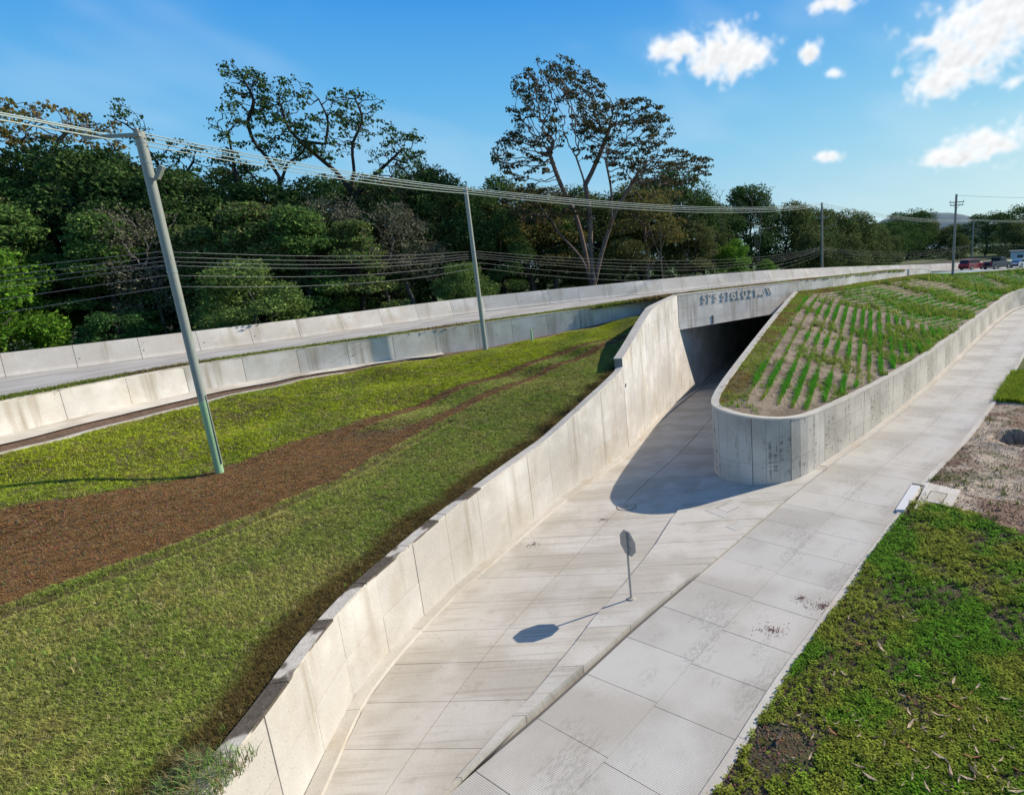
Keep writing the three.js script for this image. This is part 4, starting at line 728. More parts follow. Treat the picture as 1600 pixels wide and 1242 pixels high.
function plant(name, parts, mats, pos, turn, scale, label, category = 'tree', group) {
  const t = thing(name, label, category, pos, turn, group); if (Array.isArray(scale)) t.scale.set(...scale); else t.scale.setScalar(scale);
  mesh('trunk', parts.wood, mats[0], t); mesh('crown', parts.leaves, mats[1], t); return t;
}
const DG = [[.05, .11, .024], [.07, .14, .032], [.10, .17, .048]], OLIVE = [[.17, .20, .065], [.23, .24, .095], [.12, .15, .05]], PINE = [[.13, .25, .05], [.19, .31, .07], [.09, .18, .045]], GREY = [[.23, .225, .15], [.18, .18, .11], [.15, .15, .085]], RUST = [[.24, .19, .055], [.20, .18, .045], [.13, .16, .045], [.30, .21, .055]], BRIGHT = [[.13, .30, .02], [.18, .34, .03], [.09, .23, .02]], SUNNY = [[.16, .25, .06], [.20, .30, .075], [.11, .19, .045]];

// --- the great spreading tree behind the barrier (local origin at its foot)
{
  const T = openTree({
    seed: 501, cols: [[.05, .08, .03], [.07, .10, .035], [.12, .10, .045], [.16, .12, .05]], barkMat: barkBrown, leaf: .25, nLeaf: 26, kmul: 1.35, up: .45,
    stems: [{ pts: [[0, 0, 0], [.1, 1.2, 0], [0, 2.4, 0]] },
      { joins: [0, 1], pts: [[-.3, 3.2, .2], [-1.2, 6, .3], [-3.6, 9.2, 0], [-5.6, 12.5, -.5]] }, { joins: [0, 1], pts: [[.1, 3.4, .2], [.1, 7, .4], [.3, 11, 0], [.1, 15, 0], [-.8, 19, 0]] },
      { joins: [0, 1], pts: [[.4, 3.2, -.1], [1.4, 6.5, -.2], [2.8, 10, -.4], [4.4, 13, 0], [6.6, 16, 0]] }, { joins: [0, .6], pts: [[-.3, 2.6, -.3], [-.8, 7, -.8], [-1.6, 11.5, -1], [-3.2, 16, -.6], [-4.2, 20, 0]] },
      { joins: [3, .5], pts: [[3.2, 11, 1.2], [3.4, 14.5, 2], [3.0, 18, 2.2]] }, { joins: [2, .8], pts: [[.8, 17, -1.5], [2.4, 20, -1.6], [3.6, 22.5, -1.5]] }],
    pads: [...padsIn([[-2.2, 25.4, 0, 6.6, 5.6, 5.6]], 210, 1, { size: [.6, 1.1], shell: .08 }), ...padsIn([[5.6, 21.6, 0, 6.2, 4.4, 5.2]], 170, 2, { size: [.6, 1.1], shell: .08 }), ...padsIn([[-7.2, 19.5, 0, 4.0, 3.6, 4]], 80, 3, { size: [.6, 1.0] }), ...padsIn([[10.2, 16.8, 0, 6.0, 2.4, 4.2]], 120, 4, { size: [.7, 1.1] }), ...padsIn([[-6.4, 13.2, 1, 4.6, 2.4, 4]], 44, 5)],
    grow: { step: .5, kill: .75, reach: 8, iters: 200, tip: .024, power: 2.3, bend: .2 },
  });
  console.log('great', T.n, T.leaves.attributes.position.count / 3);
  plant('spreading_tree', T, [barkBrown, leafMat], [-8.6, 5.0, -80], 0, [1.0, .96, 1.0], 'tallest spreading tree with several pinkish stems, alone above the barrier');
  // its lower rusty skirt of foliage
}
// --- gnarled tall trees against the sky
{
  const A = openTree({
    seed: 521, cols: DG, leaf: .24, nLeaf: 17, kmul: 1.05, up: .4,
    stems: [{ pts: [[0, 0, 0], [.2, 5, 0], [-.3, 10, .2], [.1, 14.5, 0]] }, { joins: [0, 1], pts: [[-1.2, 16.5, 0], [-3.2, 18.5, 0], [-5.2, 21, .4], [-5.8, 23.5, 0]] }, { joins: [0, 1], pts: [[.8, 16.4, 0], [1.4, 19, .6], [2.6, 21.6, 0], [2.2, 23.6, 0]] }, { joins: [0, .92], pts: [[1.8, 15, .3], [4, 16.6, 0], [6.2, 18.4, -.4]] }, { joins: [1, .5], pts: [[-2.2, 19.5, -.8], [-1.6, 22, -1], [-2.0, 24, -.6]] }],
    pads: [...padsIn([[-5.4, 23.6, 0, 3.4, 3.2, 3]], 60, 11, { size: [.5, .9], shell: .1 }), ...padsIn([[2.0, 22.6, 0, 3.4, 2.4, 3]], 56, 12, { size: [.5, .9], shell: .1 }), ...padsIn([[6.0, 18.8, 0, 3.6, 2.0, 3]], 56, 13, { size: [.5, .9], shell: .1 }), ...padsIn([[5.5, 14.6, 1, 4, 1.8, 3]], 34, 14), ...padsIn([[-1.2, 20, 0, 4.4, 2.4, 3]], 46, 15, { size: [.4, .8], shell: .1 }), ...padsIn([[-6.4, 19.4, 0, 2.4, 2.2, 2]], 24, 16, { size: [.4, .8] })],
    grow: { step: .55, kill: .65, reach: 8, iters: 180, tip: .026, power: 2.25, bend: .34 },
  });
  const B = openTree({
    seed: 531, cols: DG, leaf: .24, nLeaf: 17, kmul: 1.1, up: .4,
    stems: [{ pts: [[0, 0, 0], [.4, 6, 0], [0, 12, .2], [.3, 16, 0]] }, { joins: [0, 1], pts: [[-.6, 18, 0], [-1.6, 19.6, 0], [-1.8, 21.6, 0], [-.8, 23.5, 0], [-1.6, 26, 0]] }, { joins: [0, .95], pts: [[1.6, 17.2, .3], [3.2, 18.2, 0], [4.4, 20.2, .2]] }, { joins: [0, .85], pts: [[-2, 15.6, 0], [-3.6, 17.6, 0]] }],
    pads: [...padsIn([[-1.6, 24.6, 0, 2.2, 3.2, 2.2]], 60, 21, { size: [.4, .8], shell: .1 }), ...padsIn([[3.6, 19.6, 0, 1.8, 1.6, 2]], 22, 22, { size: [.4, .8] }), ...padsIn([[-3.6, 18, 0, 1.6, 1.6, 1.6]], 16, 23, { size: [.4, .7] }), ...padsIn([[.4, 20.4, 0, 2.6, 2.0, 2]], 26, 24, { size: [.4, .7] }), ...padsIn([[-2.6, 15.5, 0, 3, 1.6, 2]], 20, 25, { size: [.4, .7] })],
    grow: { step: .5, kill: .65, reach: 8, iters: 180, tip: .026, power: 2.25, bend: .38 },
  });
  const C = openTree({
    seed: 541, cols: RUST, leaf: .25, nLeaf: 18, kmul: 1.2, up: .4,
    stems: [{ pts: [[0, 0, 0], [.3, 7, 0], [-.4, 13, 0], [-2.2, 17, 0]] }, { joins: [0, 1], pts: [[-3.4, 18.6, 0], [-5.4, 19.8, 0], [-7.4, 20.6, 0]] }, { joins: [0, .9], pts: [[-.6, 17.4, .4], [.8, 19, 0], [2.4, 19.6, 0]] }],
    pads: [...padsIn([[-2.0, 20.0, 0, 5.6, 1.9, 3.4]], 90, 31, { size: [.5, .9], shell: .1 }), ...padsIn([[-7.6, 20.6, 0, 2.2, 1.4, 2]], 24, 32, { size: [.4, .8] }), ...padsIn([[3.6, 18.6, 0, 2.2, 1.3, 2]], 22, 33, { size: [.4, .8] })],
    grow: { step: .55, kill: .65, reach: 8, iters: 180, tip: .026, power: 2.25, bend: .3 },
  });
  const D = openTree({
    seed: 551, cols: DG, leaf: .24, nLeaf: 15, kmul: 1.2, up: .4,
    stems: [{ pts: [[0, 0, 0], [.2, 8, 0], [.4, 13, 0], [-1.0, 17, 0], [-2.6, 20.4, 0]] }, { joins: [0, .75], pts: [[1.4, 16, 0], [2.6, 17.4, 0]] }],
    pads: [...padsIn([[-3.0, 21, 0, 1.5, 2.2, 1.5]], 30, 41, { size: [.4, .7] }), ...padsIn([[1.6, 17.6, 0, 3.0, 1.5, 2]], 40, 42, { size: [.4, .8] })],
    grow: { step: .5, kill: .65, reach: 8, iters: 180, tip: .026, power: 2.25, bend: .36 },
  });
  plant('gnarled_tree', A, [barkDark, leafMat], [-33.4, 5, -70], 0, 1, 'tall gnarled dark tree with wide forked crown left of the great spreading tree');
  plant('gnarled_tree', B, [barkDark, leafMat], [-40.0, 5, -68], 0, 1, 'tall narrow dark tree with a crooked stem beside the wide forked one');
  plant('leaning_tree', C, [barkGrey, leafMat], [-52.8, 5, -58], 0, 1, 'flat-topped tree with rusty foliage rising above the dark wood by the nearest pole');
  plant('small_crowned_tree', D, [barkDark, leafMat], [-48, 5, -64], 0, 1, 'thin dark treetop leaning over the wood beside the rusty flat-topped tree');
  plant('small_crowned_tree', D, [barkDark, leafMat], [-43.6, 5, -67], 2.2, [.95, .98, .95], 'thin dark treetop close beside the narrow crooked tree');
}
// --- dense trees: a trunk with limbs and a crown of leaf pads
function denseTree({ h = 17, w = 6, base = .25, pads = 40, n = 210, leaf = .42, cols, seed, flat = .6, trunkR = .35, conic = 0, up = .15, limb = 7, tall = 1 }) {
  const r = rng(seed), L = new Leaves(seed + 3), N = [], P = []; L.half = true; n *= 1.9; leaf *= .86;
  for (let i = 0; i < pads; i++) {
    const f = Math.pow(r(), .8), y = lerp(base, .93, f), prof = conic ? (1 - f * .82) : Math.sqrt(Math.max(.05, 1 - Math.pow((f - .42) / .62, 2))), a = i * 2.4 + r(), d = w * prof * Math.sqrt(.25 + .75 * r()) * .82, s = w * (.22 + .17 * r()) * (conic ? .9 : 1);
    P.push([Math.cos(a) * d, y * h, Math.sin(a) * d, s]);
  }
  for (const p of P) L.pad(p[0], p[1], p[2], p[3], p[3] * flat * (.8 + .5 * r()), Math.round(n * (.6 + .8 * r()) * (p[3] / (w * .3)) ** 1.5), leaf, cols, .45, up);
  const K = 8; for (let i = 0; i <= K; i++) N.push([.25 * Math.sin(i * 1.3 + seed), h * .8 * i / K, .25 * Math.cos(i * 1.7 + seed), i - 1, trunkR * (1 - .85 * i / K), 0]);
  for (let i = 0; i < limb * 2 && i < P.length; i++) { const p = P[i], k = Math.min(K, Math.max(1, Math.round((p[1] / h - .12) / .8 * K))), a = N[k], m = N.length; N.push([lerp(a[0], p[0], .5), lerp(a[1], p[1], .55), lerp(a[2], p[2], .5), k, trunkR * .28, 0], [p[0], p[1], p[2], m, trunkR * .12, 0]); }
  return { wood: branchGeo(N), leaves: L.geo() };
}
const proto = {
  dark: [denseTree({ cols: DG, seed: 601, h: 17, w: 5.6, pads: 46 }), denseTree({ cols: DG, seed: 602, h: 18, w: 6.4, pads: 52, flat: .5 })],
  olive: [denseTree({ cols: OLIVE, seed: 611, h: 16, w: 5.4, pads: 44, flat: .55 }), denseTree({ cols: [...OLIVE, ...DG], seed: 612, h: 17, w: 6, pads: 48 })],
  pine: [denseTree({ cols: PINE, seed: 621, h: 13, w: 5, pads: 46, flat: .32, conic: 1, base: .12, up: .5, leaf: .38 }), denseTree({ cols: [...PINE, ...OLIVE], seed: 622, h: 13, w: 5.4, pads: 48, flat: .3, conic: 1, base: .1, up: .5, leaf: .38 })],
  grey: [denseTree({ cols: GREY, seed: 631, h: 14, w: 4.6, pads: 34, n: 120, leaf: .32, flat: .7 })],
  rust: [denseTree({ cols: [...RUST, ...OLIVE], seed: 641, h: 14, w: 5.4, pads: 34, n: 150, leaf: .34, flat: .4, up: .4 })],
  bright: [denseTree({ cols: BRIGHT, seed: 651, h: 10, w: 4.4, pads: 40, n: 190, leaf: .36, base: .08, flat: .6 })],
  shrub: [denseTree({ cols: SUNNY, seed: 661, h: 7, w: 4.2, pads: 34, n: 210, leaf: .30, base: .12, flat: .55, trunkR: .14 }), denseTree({ cols: [[.05, .13, .03], [.07, .16, .04]], seed: 662, h: 3.2, w: 2.2, pads: 18, n: 160, leaf: .26, base: .1, flat: .6, trunkR: .07 })],
  far: [denseTree({ cols: DG, seed: 671, h: 17, w: 9, pads: 50, n: 150, leaf: .55, base: .08, flat: .5 }), denseTree({ cols: [...DG, ...OLIVE], seed: 672, h: 15, w: 7, pads: 46, n: 150, leaf: .55, base: .04 })],
};
const barkOf = { dark: barkDark, olive: barkDark, pine: barkDark, grey: barkPale, rust: barkBrown, bright: barkGrey, shrub: barkGrey, far: barkDark };
const proH = { dark: [17, 18], olive: [16, 17], pine: [13, 13], grey: [14], rust: [14], bright: [10], shrub: [7, 3.2], far: [17, 15] };
function put(kind, v, x, z, h, label, group, gy = 4.75, turn = null, wide = 1) { const s = h / proH[kind][v]; return plant({ dark: 'broadleaf_tree', olive: 'broadleaf_tree', pine: 'conifer', grey: 'grey_tree', rust: 'rusty_tree', bright: 'bright_shrub', shrub: 'shrub', far: 'broadleaf_tree' }[kind], proto[kind][v], [barkOf[kind], kind === 'bright' ? leafGlow : leafMat], [x, gy, z], turn ?? (x * 1.7 + z), [s * wide, s, s * wide], label, kind === 'bright' || kind === 'shrub' ? 'shrub' : 'tree', group); }
// trees one can pick out
put('bright', 0, -50.8, -46.5, 10.2, 'bright yellow-green bush at the wood edge beyond the barrier, nearest the viewer');
put('bright', 0, -55.5, -43, 8, 'second yellow-green bush half cut off beside the brightest one');
put('pine', 0, -53.5, -52, 13.6, 'dark green conifer with layered branches above the yellow-green bush');
put('pine', 1, -37.4, -58, 13.4, 'olive conifer with layered branches between the first and second poles');
put('pine', 1, -41.6, -56.5, 11.4, 'shorter olive conifer just behind the nearest leaning pole');
put('pine', 0, -47.2, -53.2, 12.6, 'green conifer with layered branches between the bush and the nearest pole');
put('pine', 0, -33.4, -58.6, 12.8, 'mid-green conifer right of the overhanging shrub');
put('pine', 1, -29.6, -61.0, 11.4, 'lower olive conifer left of the second pole');
put('pine', 0, -57.0, -55.5, 16.5, 'tallest green conifer behind the yellow-green bushes');
put('shrub', 0, -33.6, -50.6, 7.2, 'sunlit leafy shrub hanging its branches over the barrier top');
put('shrub', 1, -41.8, -46.6, 3.6, 'small green bush behind the barrier left of the overhanging shrub', null, 5.2);
put('shrub', 0, -20.3, -63.5, 5.6, 'green leafy shrub behind the barrier beside the second pole', null, 5.3);
put('grey', 0, -46.2, -54.5, 12.2, 'dull grey-leaved tree behind the nearest leaning pole');
put('grey', 0, -33.2, -64, 13.6, 'grey twiggy tree below the forked gnarled tree', null, 4.75, 1);
put('grey', 0, -27.0, -66, 12.6, 'grey twiggy tree a little left of the second pole', null, 4.75, 2.4);
put('rust', 0, -18.4, -88, 17.5, 'brownish-leaved tree standing left of the great spreading tree', null, 4.7, null, 1.25);
put('rust', 0, -14.5, -88, 15.5, 'rusty low foliage behind the stems of the great spreading tree', null, 4.7, 3, .95);
put('rust', 0, -1.5, -92, 17.2, 'brown-topped tree standing right of the great spreading tree', null, 4.7, 1.2, 1.05);
put('dark', 1, 4.0, -103, 20.6, 'tall dark tree with dense crown right of the brown-topped tree', null, 4.6, null, .9);
put('olive', 1, 8.2, -108, 16.4, 'olive-green tree beside the dense dark one above the lettered beam', null, 4.6);
put('olive', 0, 6.0, -98, 12.0, 'lower olive tree in front of the dense dark one above the lettered beam', null, 4.6);
put('bright', 0, 12.6, -103, 8.2, 'vivid green bush behind the barrier above the lettered beam', null, 4.6);
put('bright', 0, 19.5, -110, 4.6, 'low vivid green bush beside the pale bare tree past the beam', null, 4.6);
put('dark', 0, 18.6, -122, 19.2, 'dark broad tree directly behind the last pale bare tree', null, 4.6, null, 1.0);
put('olive', 1, -28.2, -77, 19.6, 'rounded grey-green tree just behind the top of the second pole', null, 4.75, null, .85);
// the rest of the wood
{
  const G = 'trees massed in the wood behind the barrier', r = rng(701);
  const list = [[-60.5, -55], [-60, -61], [-52.5, -59.5], [-51, -64], [-46, -61], [-43.5, -64.5], [-40, -66], [-37, -70], [-31.5, -73], [-26, -76], [-35, -62], [-30, -68], [-48.5, -57.5], [-57, -52.5], [-24, -84], [-23.5, -92], [-18, -97], [-12, -97], [-5.5, -97], [-3, -101], [0.5, -104], [-20, -79], [-15, -90], [-8.5, -92], [10, -114], [13.5, -116], [-66, -50], [-64, -58], [-56, -66], [-47, -72], [-38, -78], [-28, -88], [-33, -84]];
  const H = [18.5, 18.5, 18.2, 17.6, 16.2, 15.4, 16, 16.6, 16.4, 16.2, 12, 13, 13.6, 14.5, 16, 19, 15.6, 17, 15.5, 18.4, 17, 12.5, 14, 15, 14.5, 13, 17, 19, 18.5, 17.5, 17, 17, 17];
  const nth = ['first', 'second', 'third', 'fourth', 'fifth', 'sixth', 'seventh', 'eighth', 'ninth', 'tenth', 'eleventh', 'twelfth', 'thirteenth', 'fourteenth', 'fifteenth', 'sixteenth', 'seventeenth', 'eighteenth', 'nineteenth', 'twentieth', 'twenty-first', 'twenty-second', 'twenty-third', 'twenty-fourth', 'twenty-fifth', 'twenty-sixth', 'twenty-seventh', 'twenty-eighth'];
  const kindOf = (i) => i % 5 === 3 ? 'olive' : 'dark', order = list.map((_, i) => i).sort((a, b) => list[a][0] / -list[a][1] - list[b][0] / -list[b][1]), cnt = { olive: 0, dark: 0 };
  for (const i of order) { const [x, z] = list[i], k = kindOf(i); put(k, i % 2, x, z, H[i] * (1.0 + .1 * r()), `${nth[cnt[k]++]} crowded ${k === 'olive' ? 'olive' : 'dark broadleaf'} tree of the wood, counted from the yellow-green bush`, G, 4.7, null, 1.0); }
  // under-storey
  for (let i = 0; i < 20; i++) { const t = i / 20, x = lerp(-62, 2, t) + 2 * r(), z = lerp(-56, -100, t) - 4 - 5 * r(); put('shrub', 0, x, z, 4 + 3 * r(), `${nth[i]} undergrowth shrub in the shade of the wood, counted from the yellow-green bush`, 'undergrowth shrubs in the wood', 4.7, r() * 6, 1); }
  // far bank of trees past the last pale tree
  const far = [[27, -128, 16.2, 1], [34.5, -136, 16, 1], [31, -118, 10, 1], [41, -142, 15.5, 1], [46.5, -148, 14.6, 1], [52, -156, 12.2, 1], [58, -166, 12.6, 1], [75, -200, 13.6, 0], [93, -228, 19.6, 0], [84, -215, 15.5, 0], [104, -240, 16, 1], [109, -228, 13, 1], [119, -222, 16.8, 0], [126, -210, 18, 0], [108, -186, 12.2, 1], [134, -206, 18.4, 0], [64, -178, 10, 1], [70, -185, 9.6, 1], [96, -196, 9, 1], [148, -230, 18, 0], [122, -190, 12, 1], [38, -124, 9.5, 1]];
  const place = ['just past the pale bare trees', 'behind the third pole', 'left of the third pole', 'right of the third pole', 'second right of the third pole', 'third right of the third pole', 'low one before the dome-shaped tree', 'just left of the dome-shaped tree', 'dome-shaped and widest', 'half hidden behind the dome-shaped tree', 'right beside the dome-shaped tree', 'under the distant hill', 'behind the tall twin-armed pole', 'rising above the vehicles', 'low one behind the red vehicle', 'highest above the vehicles', 'small one near the highway bend', 'smaller one at the highway bend', 'bushy one left of the twin-armed pole', 'beyond the parked vehicles', 'low one above the dark pickup', 'bushy one below the third pole'];
  far.forEach(([x, z, h, v], i) => put('far', v, x, z, h, 'distant dark green tree, ' + place[i], 'distant trees along the highway', 4.0, null, v ? 1.05 : 1.15));
}
// pale leafless trees
{
  const bare = (seed, h, w) => { const r = rng(seed), pads = []; for (let i = 0; i < 30; i++) { const a = r() * 6.28, y = h * (.5 + .5 * r()), d = w * Math.sqrt(r()) * (1.05 - .5 * Math.abs(y / h - .7)); pads.push([Math.cos(a) * d, y, Math.sin(a) * d, .7, .6]); } return openTree({ seed, cols: [[.14, .11, .06], [.11, .10, .05]], leaf: .16, nLeaf: 1, kmul: 1.0, stems: [{ pts: [[0, 0, 0], [.2, h * .2, 0], [-.1, h * .36, 0]] }, { joins: [0, 1], pts: [[-.6, h * .45, 0], [-1.4, h * .62, .3]] }, { joins: [0, 1], pts: [[.5, h * .45, 0], [1.3, h * .6, -.2]] }, { joins: [0, .7], pts: [[.2, h * .4, .6], [.3, h * .66, .8]] }], pads, grow: { step: .5, kill: .8, reach: 4.5, iters: 110, tip: .026, power: 2.5, bend: .22, seed } }); };
  const a = bare(801, 17, 4.2), b = bare(802, 16.5, 3.4);
  plant('bare_tree', a, [barkPale, leafMat], [.4, 4.6, -90], 0, 1, 'pale leafless tree just right of the great spreading tree');
  plant('bare_tree', b, [barkGrey, leafMat], [4.4, 4.6, -97], 1, [.9, 1.0, .9], 'slim leafless tree second along from the great spreading tree');
  plant('bare_tree', b, [barkGrey, leafMat], [9.2, 4.6, -100], 2.4, [1, .98, 1], 'slim leafless tree beside the vivid green bush');
  plant('bare_tree', a, [barkPale, leafMat], [18.2, 4.6, -110], 4, [1, 1.02, 1], 'pale leafless tree in front of the dark broad tree past the beam');
}
{ // twiggy grey trees mixed into the front of the wood
  const r = rng(811), twig = (seed, h, w) => { const pads = []; for (let i = 0; i < 60; i++) { const a = r() * 6.28, y = h * (.38 + .62 * r()), d = w * Math.sqrt(r()); pads.push([Math.cos(a) * d, y, Math.sin(a) * d, .5, .5]); } return openTree({ seed, cols: GREY, leaf: .17, nLeaf: 5, kmul: 1.3, stems: [{ pts: [[0, 0, 0], [.3, h * .2, 0], [-.2, h * .4, .1], [.2, h * .6, 0]] }, { joins: [0, .6], pts: [[-.8, h * .5, .2], [-1.8, h * .62, .3]] }, { joins: [0, .75], pts: [[1, h * .58, .2], [1.7, h * .72, .1]] }], pads, grow: { step: .45, kill: .6, reach: 7, iters: 120, tip: .024, power: 2.5, bend: .4, seed } }); };
  const a = twig(821, 12.5, 3.6), b = twig(822, 11.5, 3.2);
  plant('twiggy_tree', a, [barkPale, leafMat], [-35.0, 4.75, -60.2], 0, 1, 'pale twiggy tree in front of the wood below the narrow crooked tree');
  plant('twiggy_tree', b, [barkPale, leafMat], [-28.4, 4.75, -63.4], 1, 1.1, 'pale twiggy tree in front of the wood between the first and second poles');
  plant('twiggy_tree', b, [barkPale, leafMat], [-44.6, 4.75, -54.4], 2, 1.05, 'pale twiggy tree half behind the nearest leaning pole');
}
{ // the far edge of the wood, one unbroken mass
  const L = new Leaves(881), r = rng(882); L.half = true;
  for (let i = 0; i < 230; i++) { const t = r(), x = lerp(-70, 260, t), z = lerp(-125, -285, t) - 14 - 26 * r(), s = 3 + 2.5 * r(); L.pad(x, 4 + 9 * r(), z, s, s * .8, 170, .75, DG, .5); }
  const o = tag(mesh('distant_wood', L.geo(), leafMat), 'unbroken dark mass of the wood far behind the highway', 'wood'); o.userData.kind = 'stuff';
}
// distant hill, with aerial haze put into its bluish base colour
{
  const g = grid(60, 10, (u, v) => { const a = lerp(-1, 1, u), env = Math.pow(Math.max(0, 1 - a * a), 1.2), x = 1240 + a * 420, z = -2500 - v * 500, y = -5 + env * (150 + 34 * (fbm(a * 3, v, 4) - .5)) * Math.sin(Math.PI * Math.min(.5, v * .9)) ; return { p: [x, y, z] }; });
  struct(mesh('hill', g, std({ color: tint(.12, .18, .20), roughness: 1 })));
}

// ------------------------------------------------------------------ poles and wires
const galv = std({ color: tint(.56, .66, .66), roughness: .6, metalness: .05, map: texWall }), mint = std({ color: tint(.58, 1.0, .64), roughness: .6, map: texWall }), poleGrey = std({ color: tint(.52, .53, .52), map: texWall, roughness: .8 }), insul = std({ color: tint(.30, .33, .33), roughness: .3 }), wireMat = std({ color: tint(.34, .42, .39), roughness: .6 }), cableMat = std({ color: tint(.22, .225, .23), roughness: .6 });
function bar(a, b, r, k = 6) { const A = new THREE.Vector3(...a), B = new THREE.Vector3(...b), D = B.clone().sub(A), g = new THREE.CylinderGeometry(r, r, D.length(), k); g.applyQuaternion(new THREE.Quaternion().setFromUnitVectors(new THREE.Vector3(0, 1, 0), D.normalize())); g.translate((A.x + B.x) / 2, (A.y + B.y) / 2, (A.z + B.z) / 2); return g; }
const insG = (() => { const g = new THREE.LatheGeometry([[0, 0], [.03, 0], [.03, .05], [.07, .07], [.04, .10], [.065, .12], [.035, .16], [0, .18]].map(p => new THREE.Vector2(...p)), 10); return g; })();
function pole(pos, h, label, { r0 = .20, r1 = .135, mat = poleGrey, painted = 0, arms = [], turn = 0, bracket = false, lamp = false } = {}) {
  const t = thing('utility_pole', label, 'pole', pos, turn);
  const shaft = new THREE.CylinderGeometry(r1, lerp(r0, r1, painted / h), h - painted, 8); shaft.translate(0, painted + (h - painted) / 2, 0); mesh('shaft', shaft, mat, t);
  for (const y of [h - .35, h - 1.0, h * .62]) { const g = new THREE.CylinderGeometry(.012 + lerp(r0, r1, y / h), .012 + lerp(r0, r1, y / h), .07, 8); g.translate(0, y, 0); mesh('band', g, insul, t); }
  if (painted) { const g = new THREE.CylinderGeometry(lerp(r0, r1, painted / h) + .004, r0 + .004, painted + .3, 8); g.translate(0, painted / 2 - .15, 0); mesh('painted_foot', g, mint, t).userData.label = 'mint green painted lower part'; const c = bar([r0 + .03, .4, 0], [r0 + .01, painted + .2, 0], .025); mesh('conduit', c, galv, t); }
  for (const [y, x0, x1] of arms) { const a = new THREE.BoxGeometry(x1 - x0, .11, .10); a.translate((x0 + x1) / 2, y, r1 + .05); const m = mesh('crossarm', a, galv, t); for (const x of [x0 + .08, (x0 + x1) / 2, x1 - .08]) { const i = mesh('insulator', insG, insul, m); i.position.set(x, y + .055, r1 + .05); } if (x0 < -.5 && x1 > .5) { mesh('brace', mergeGeometries([bar([x0 * .55, y, r1 + .05], [0, y - .55, r1], .018), bar([x1 * .55, y, r1 + .05], [0, y - .55, r1], .018)]), galv, t); } }
  if (bracket) { const g = new THREE.BoxGeometry(.14, .48, .14); g.rotateZ(-.6); g.translate(.42, h - 1.35, .05); mesh('bracket_box', g, galv, t); mesh('bracket_arm', bar([0, h - 1.62, .05], [.36, h - 1.5, .05], .05), galv, t); }
  if (lamp) { mesh('lamp_arm', bar([0, h - 4.2, 0], [1.9, h - 3.5, 0], .035), galv, t); const g = new THREE.BoxGeometry(.6, .09, .22); g.translate(2.1, h - 3.48, 0); mesh('lamp_head', g, galv, t); }
  return t;
}
const P1 = [-17.4, 2.95, -22.2], P2 = [-12.2, 4.55, -41.25], P3 = [26.8, 5.2, -100], P5 = [77, 4, -150];
pole(P1, 12.35, 'nearest tall utility pole with mint green foot leaning over the lawn', { r0: .135, r1: .16, mat: galv, painted: 2.9, arms: [[12.2, -1.75, .18]], bracket: true });
pole(P2, 10.85, 'second utility pole standing at the highway wall beyond the lawn', { r0: .16, r1: .13, mat: galv });
pole(P3, 12.2, 'third utility pole with lamp arm behind the highway barrier', { r0: .22, r1: .17, arms: [[9.9, -1.1, 1.1]], lamp: true });
pole([41.2, 5.55, -85.2], 10.8, 'tall grey pole with twin crossarms at the top of the planted mound', { r0: .19, r1: .15, arms: [[9.75, -1.0, 1.0], [9.35, -.9, .9]] });
pole(P5, 11.2, 'farthest utility pole beside the distant vehicles', { r0: .22, r1: .17 });
function wire(pts, sag, r, mat, label, category, group, name) {
  const all = []; for (let i = 0; i < pts.length - 1; i++) { const a = pts[i], b = pts[i + 1], L = Math.hypot(b[0] - a[0], b[2] - a[2]), n = 14; for (let k = i ? 1 : 0; k <= n; k++) { const t = k / n; all.push(new THREE.Vector3(lerp(a[0], b[0], t), lerp(a[1], b[1], t) - sag * (L / 30) ** 1.3 * 4 * t * (1 - t), lerp(a[2], b[2], t))); } }
  tag(mesh(name, new THREE.TubeGeometry(new THREE.CatmullRomCurve3(all), all.length * 2, r, 5), mat), label, category, group);
}
const rank = ['topmost', 'second', 'third', 'fourth', 'fifth', 'lowest'];
for (let k = 0; k < 4; k++) { const dx = [-.02, .12, -.16, .05][k], dy = [.06, -.10, -.24, -.36][k]; wire([[-20.0 + dx, 16.2 + dy, 24], [-18.9 + dx + .3 * k, 15.35 + dy, -22.1], ], .35, .028 - .004 * (k > 1), wireMat, `${rank[k]} overhead wire running from the nearest pole toward the viewer`, 'wire', 'wires on the near side of the nearest pole', 'power_wire'); }
for (let k = 0; k < 4; k++) { const dy = [.0, -.12, -.22, -.40][k], dx = [.0, .1, -.1, .06][k]; wire([[P1[0] + .12 + dx, P1[1] + 12.28 + dy, P1[2]], [P2[0] + dx, P2[1] + 10.75 + dy * .9, P2[2]], [P3[0] + dx, P3[1] + 12.1 + dy * 1.1, P3[2]], [P5[0] + dx, P5[1] + 11.1 + dy, P5[2]], [130, 14.6 + dy, -176]], .30 + .02 * k, .021, wireMat, `${rank[k]} overhead wire strung over the pole tops along the highway`, 'wire', 'upper wires along the highway', 'power_wire'); }
for (let k = 0; k < 6; k++) { const dy = [.28, .10, -.06, -.2, -.55, -.95][k], z = .06 * (k % 2); wire([[-62, 10.4 + dy * .8, -6], [P1[0] - .2, 11.05 + dy, P1[2] - .22 - z], [P2[0] - .18, 11.35 + dy * .9 - .3, P2[2] - .2 - z], [P3[0], 10.2 + dy, P3[2] - .2 - z], [P5[0], 9.1 + dy, P5[2] - .2], [130, 8.6 + dy, -176]], .42 + .06 * k, .0085, cableMat, `${rank[k]} thin communication cable strung at half height of the poles`, 'cable', 'cables at half height of the poles', 'communication_cable'); }
wire([[41.2, 16.2, -85.2], [66, 15.2, -92], [110, 14.5, -105]], .25, .02, cableMat, 'single thin wire leaving the twin-armed pole on the mound', 'wire', null, 'power_wire');

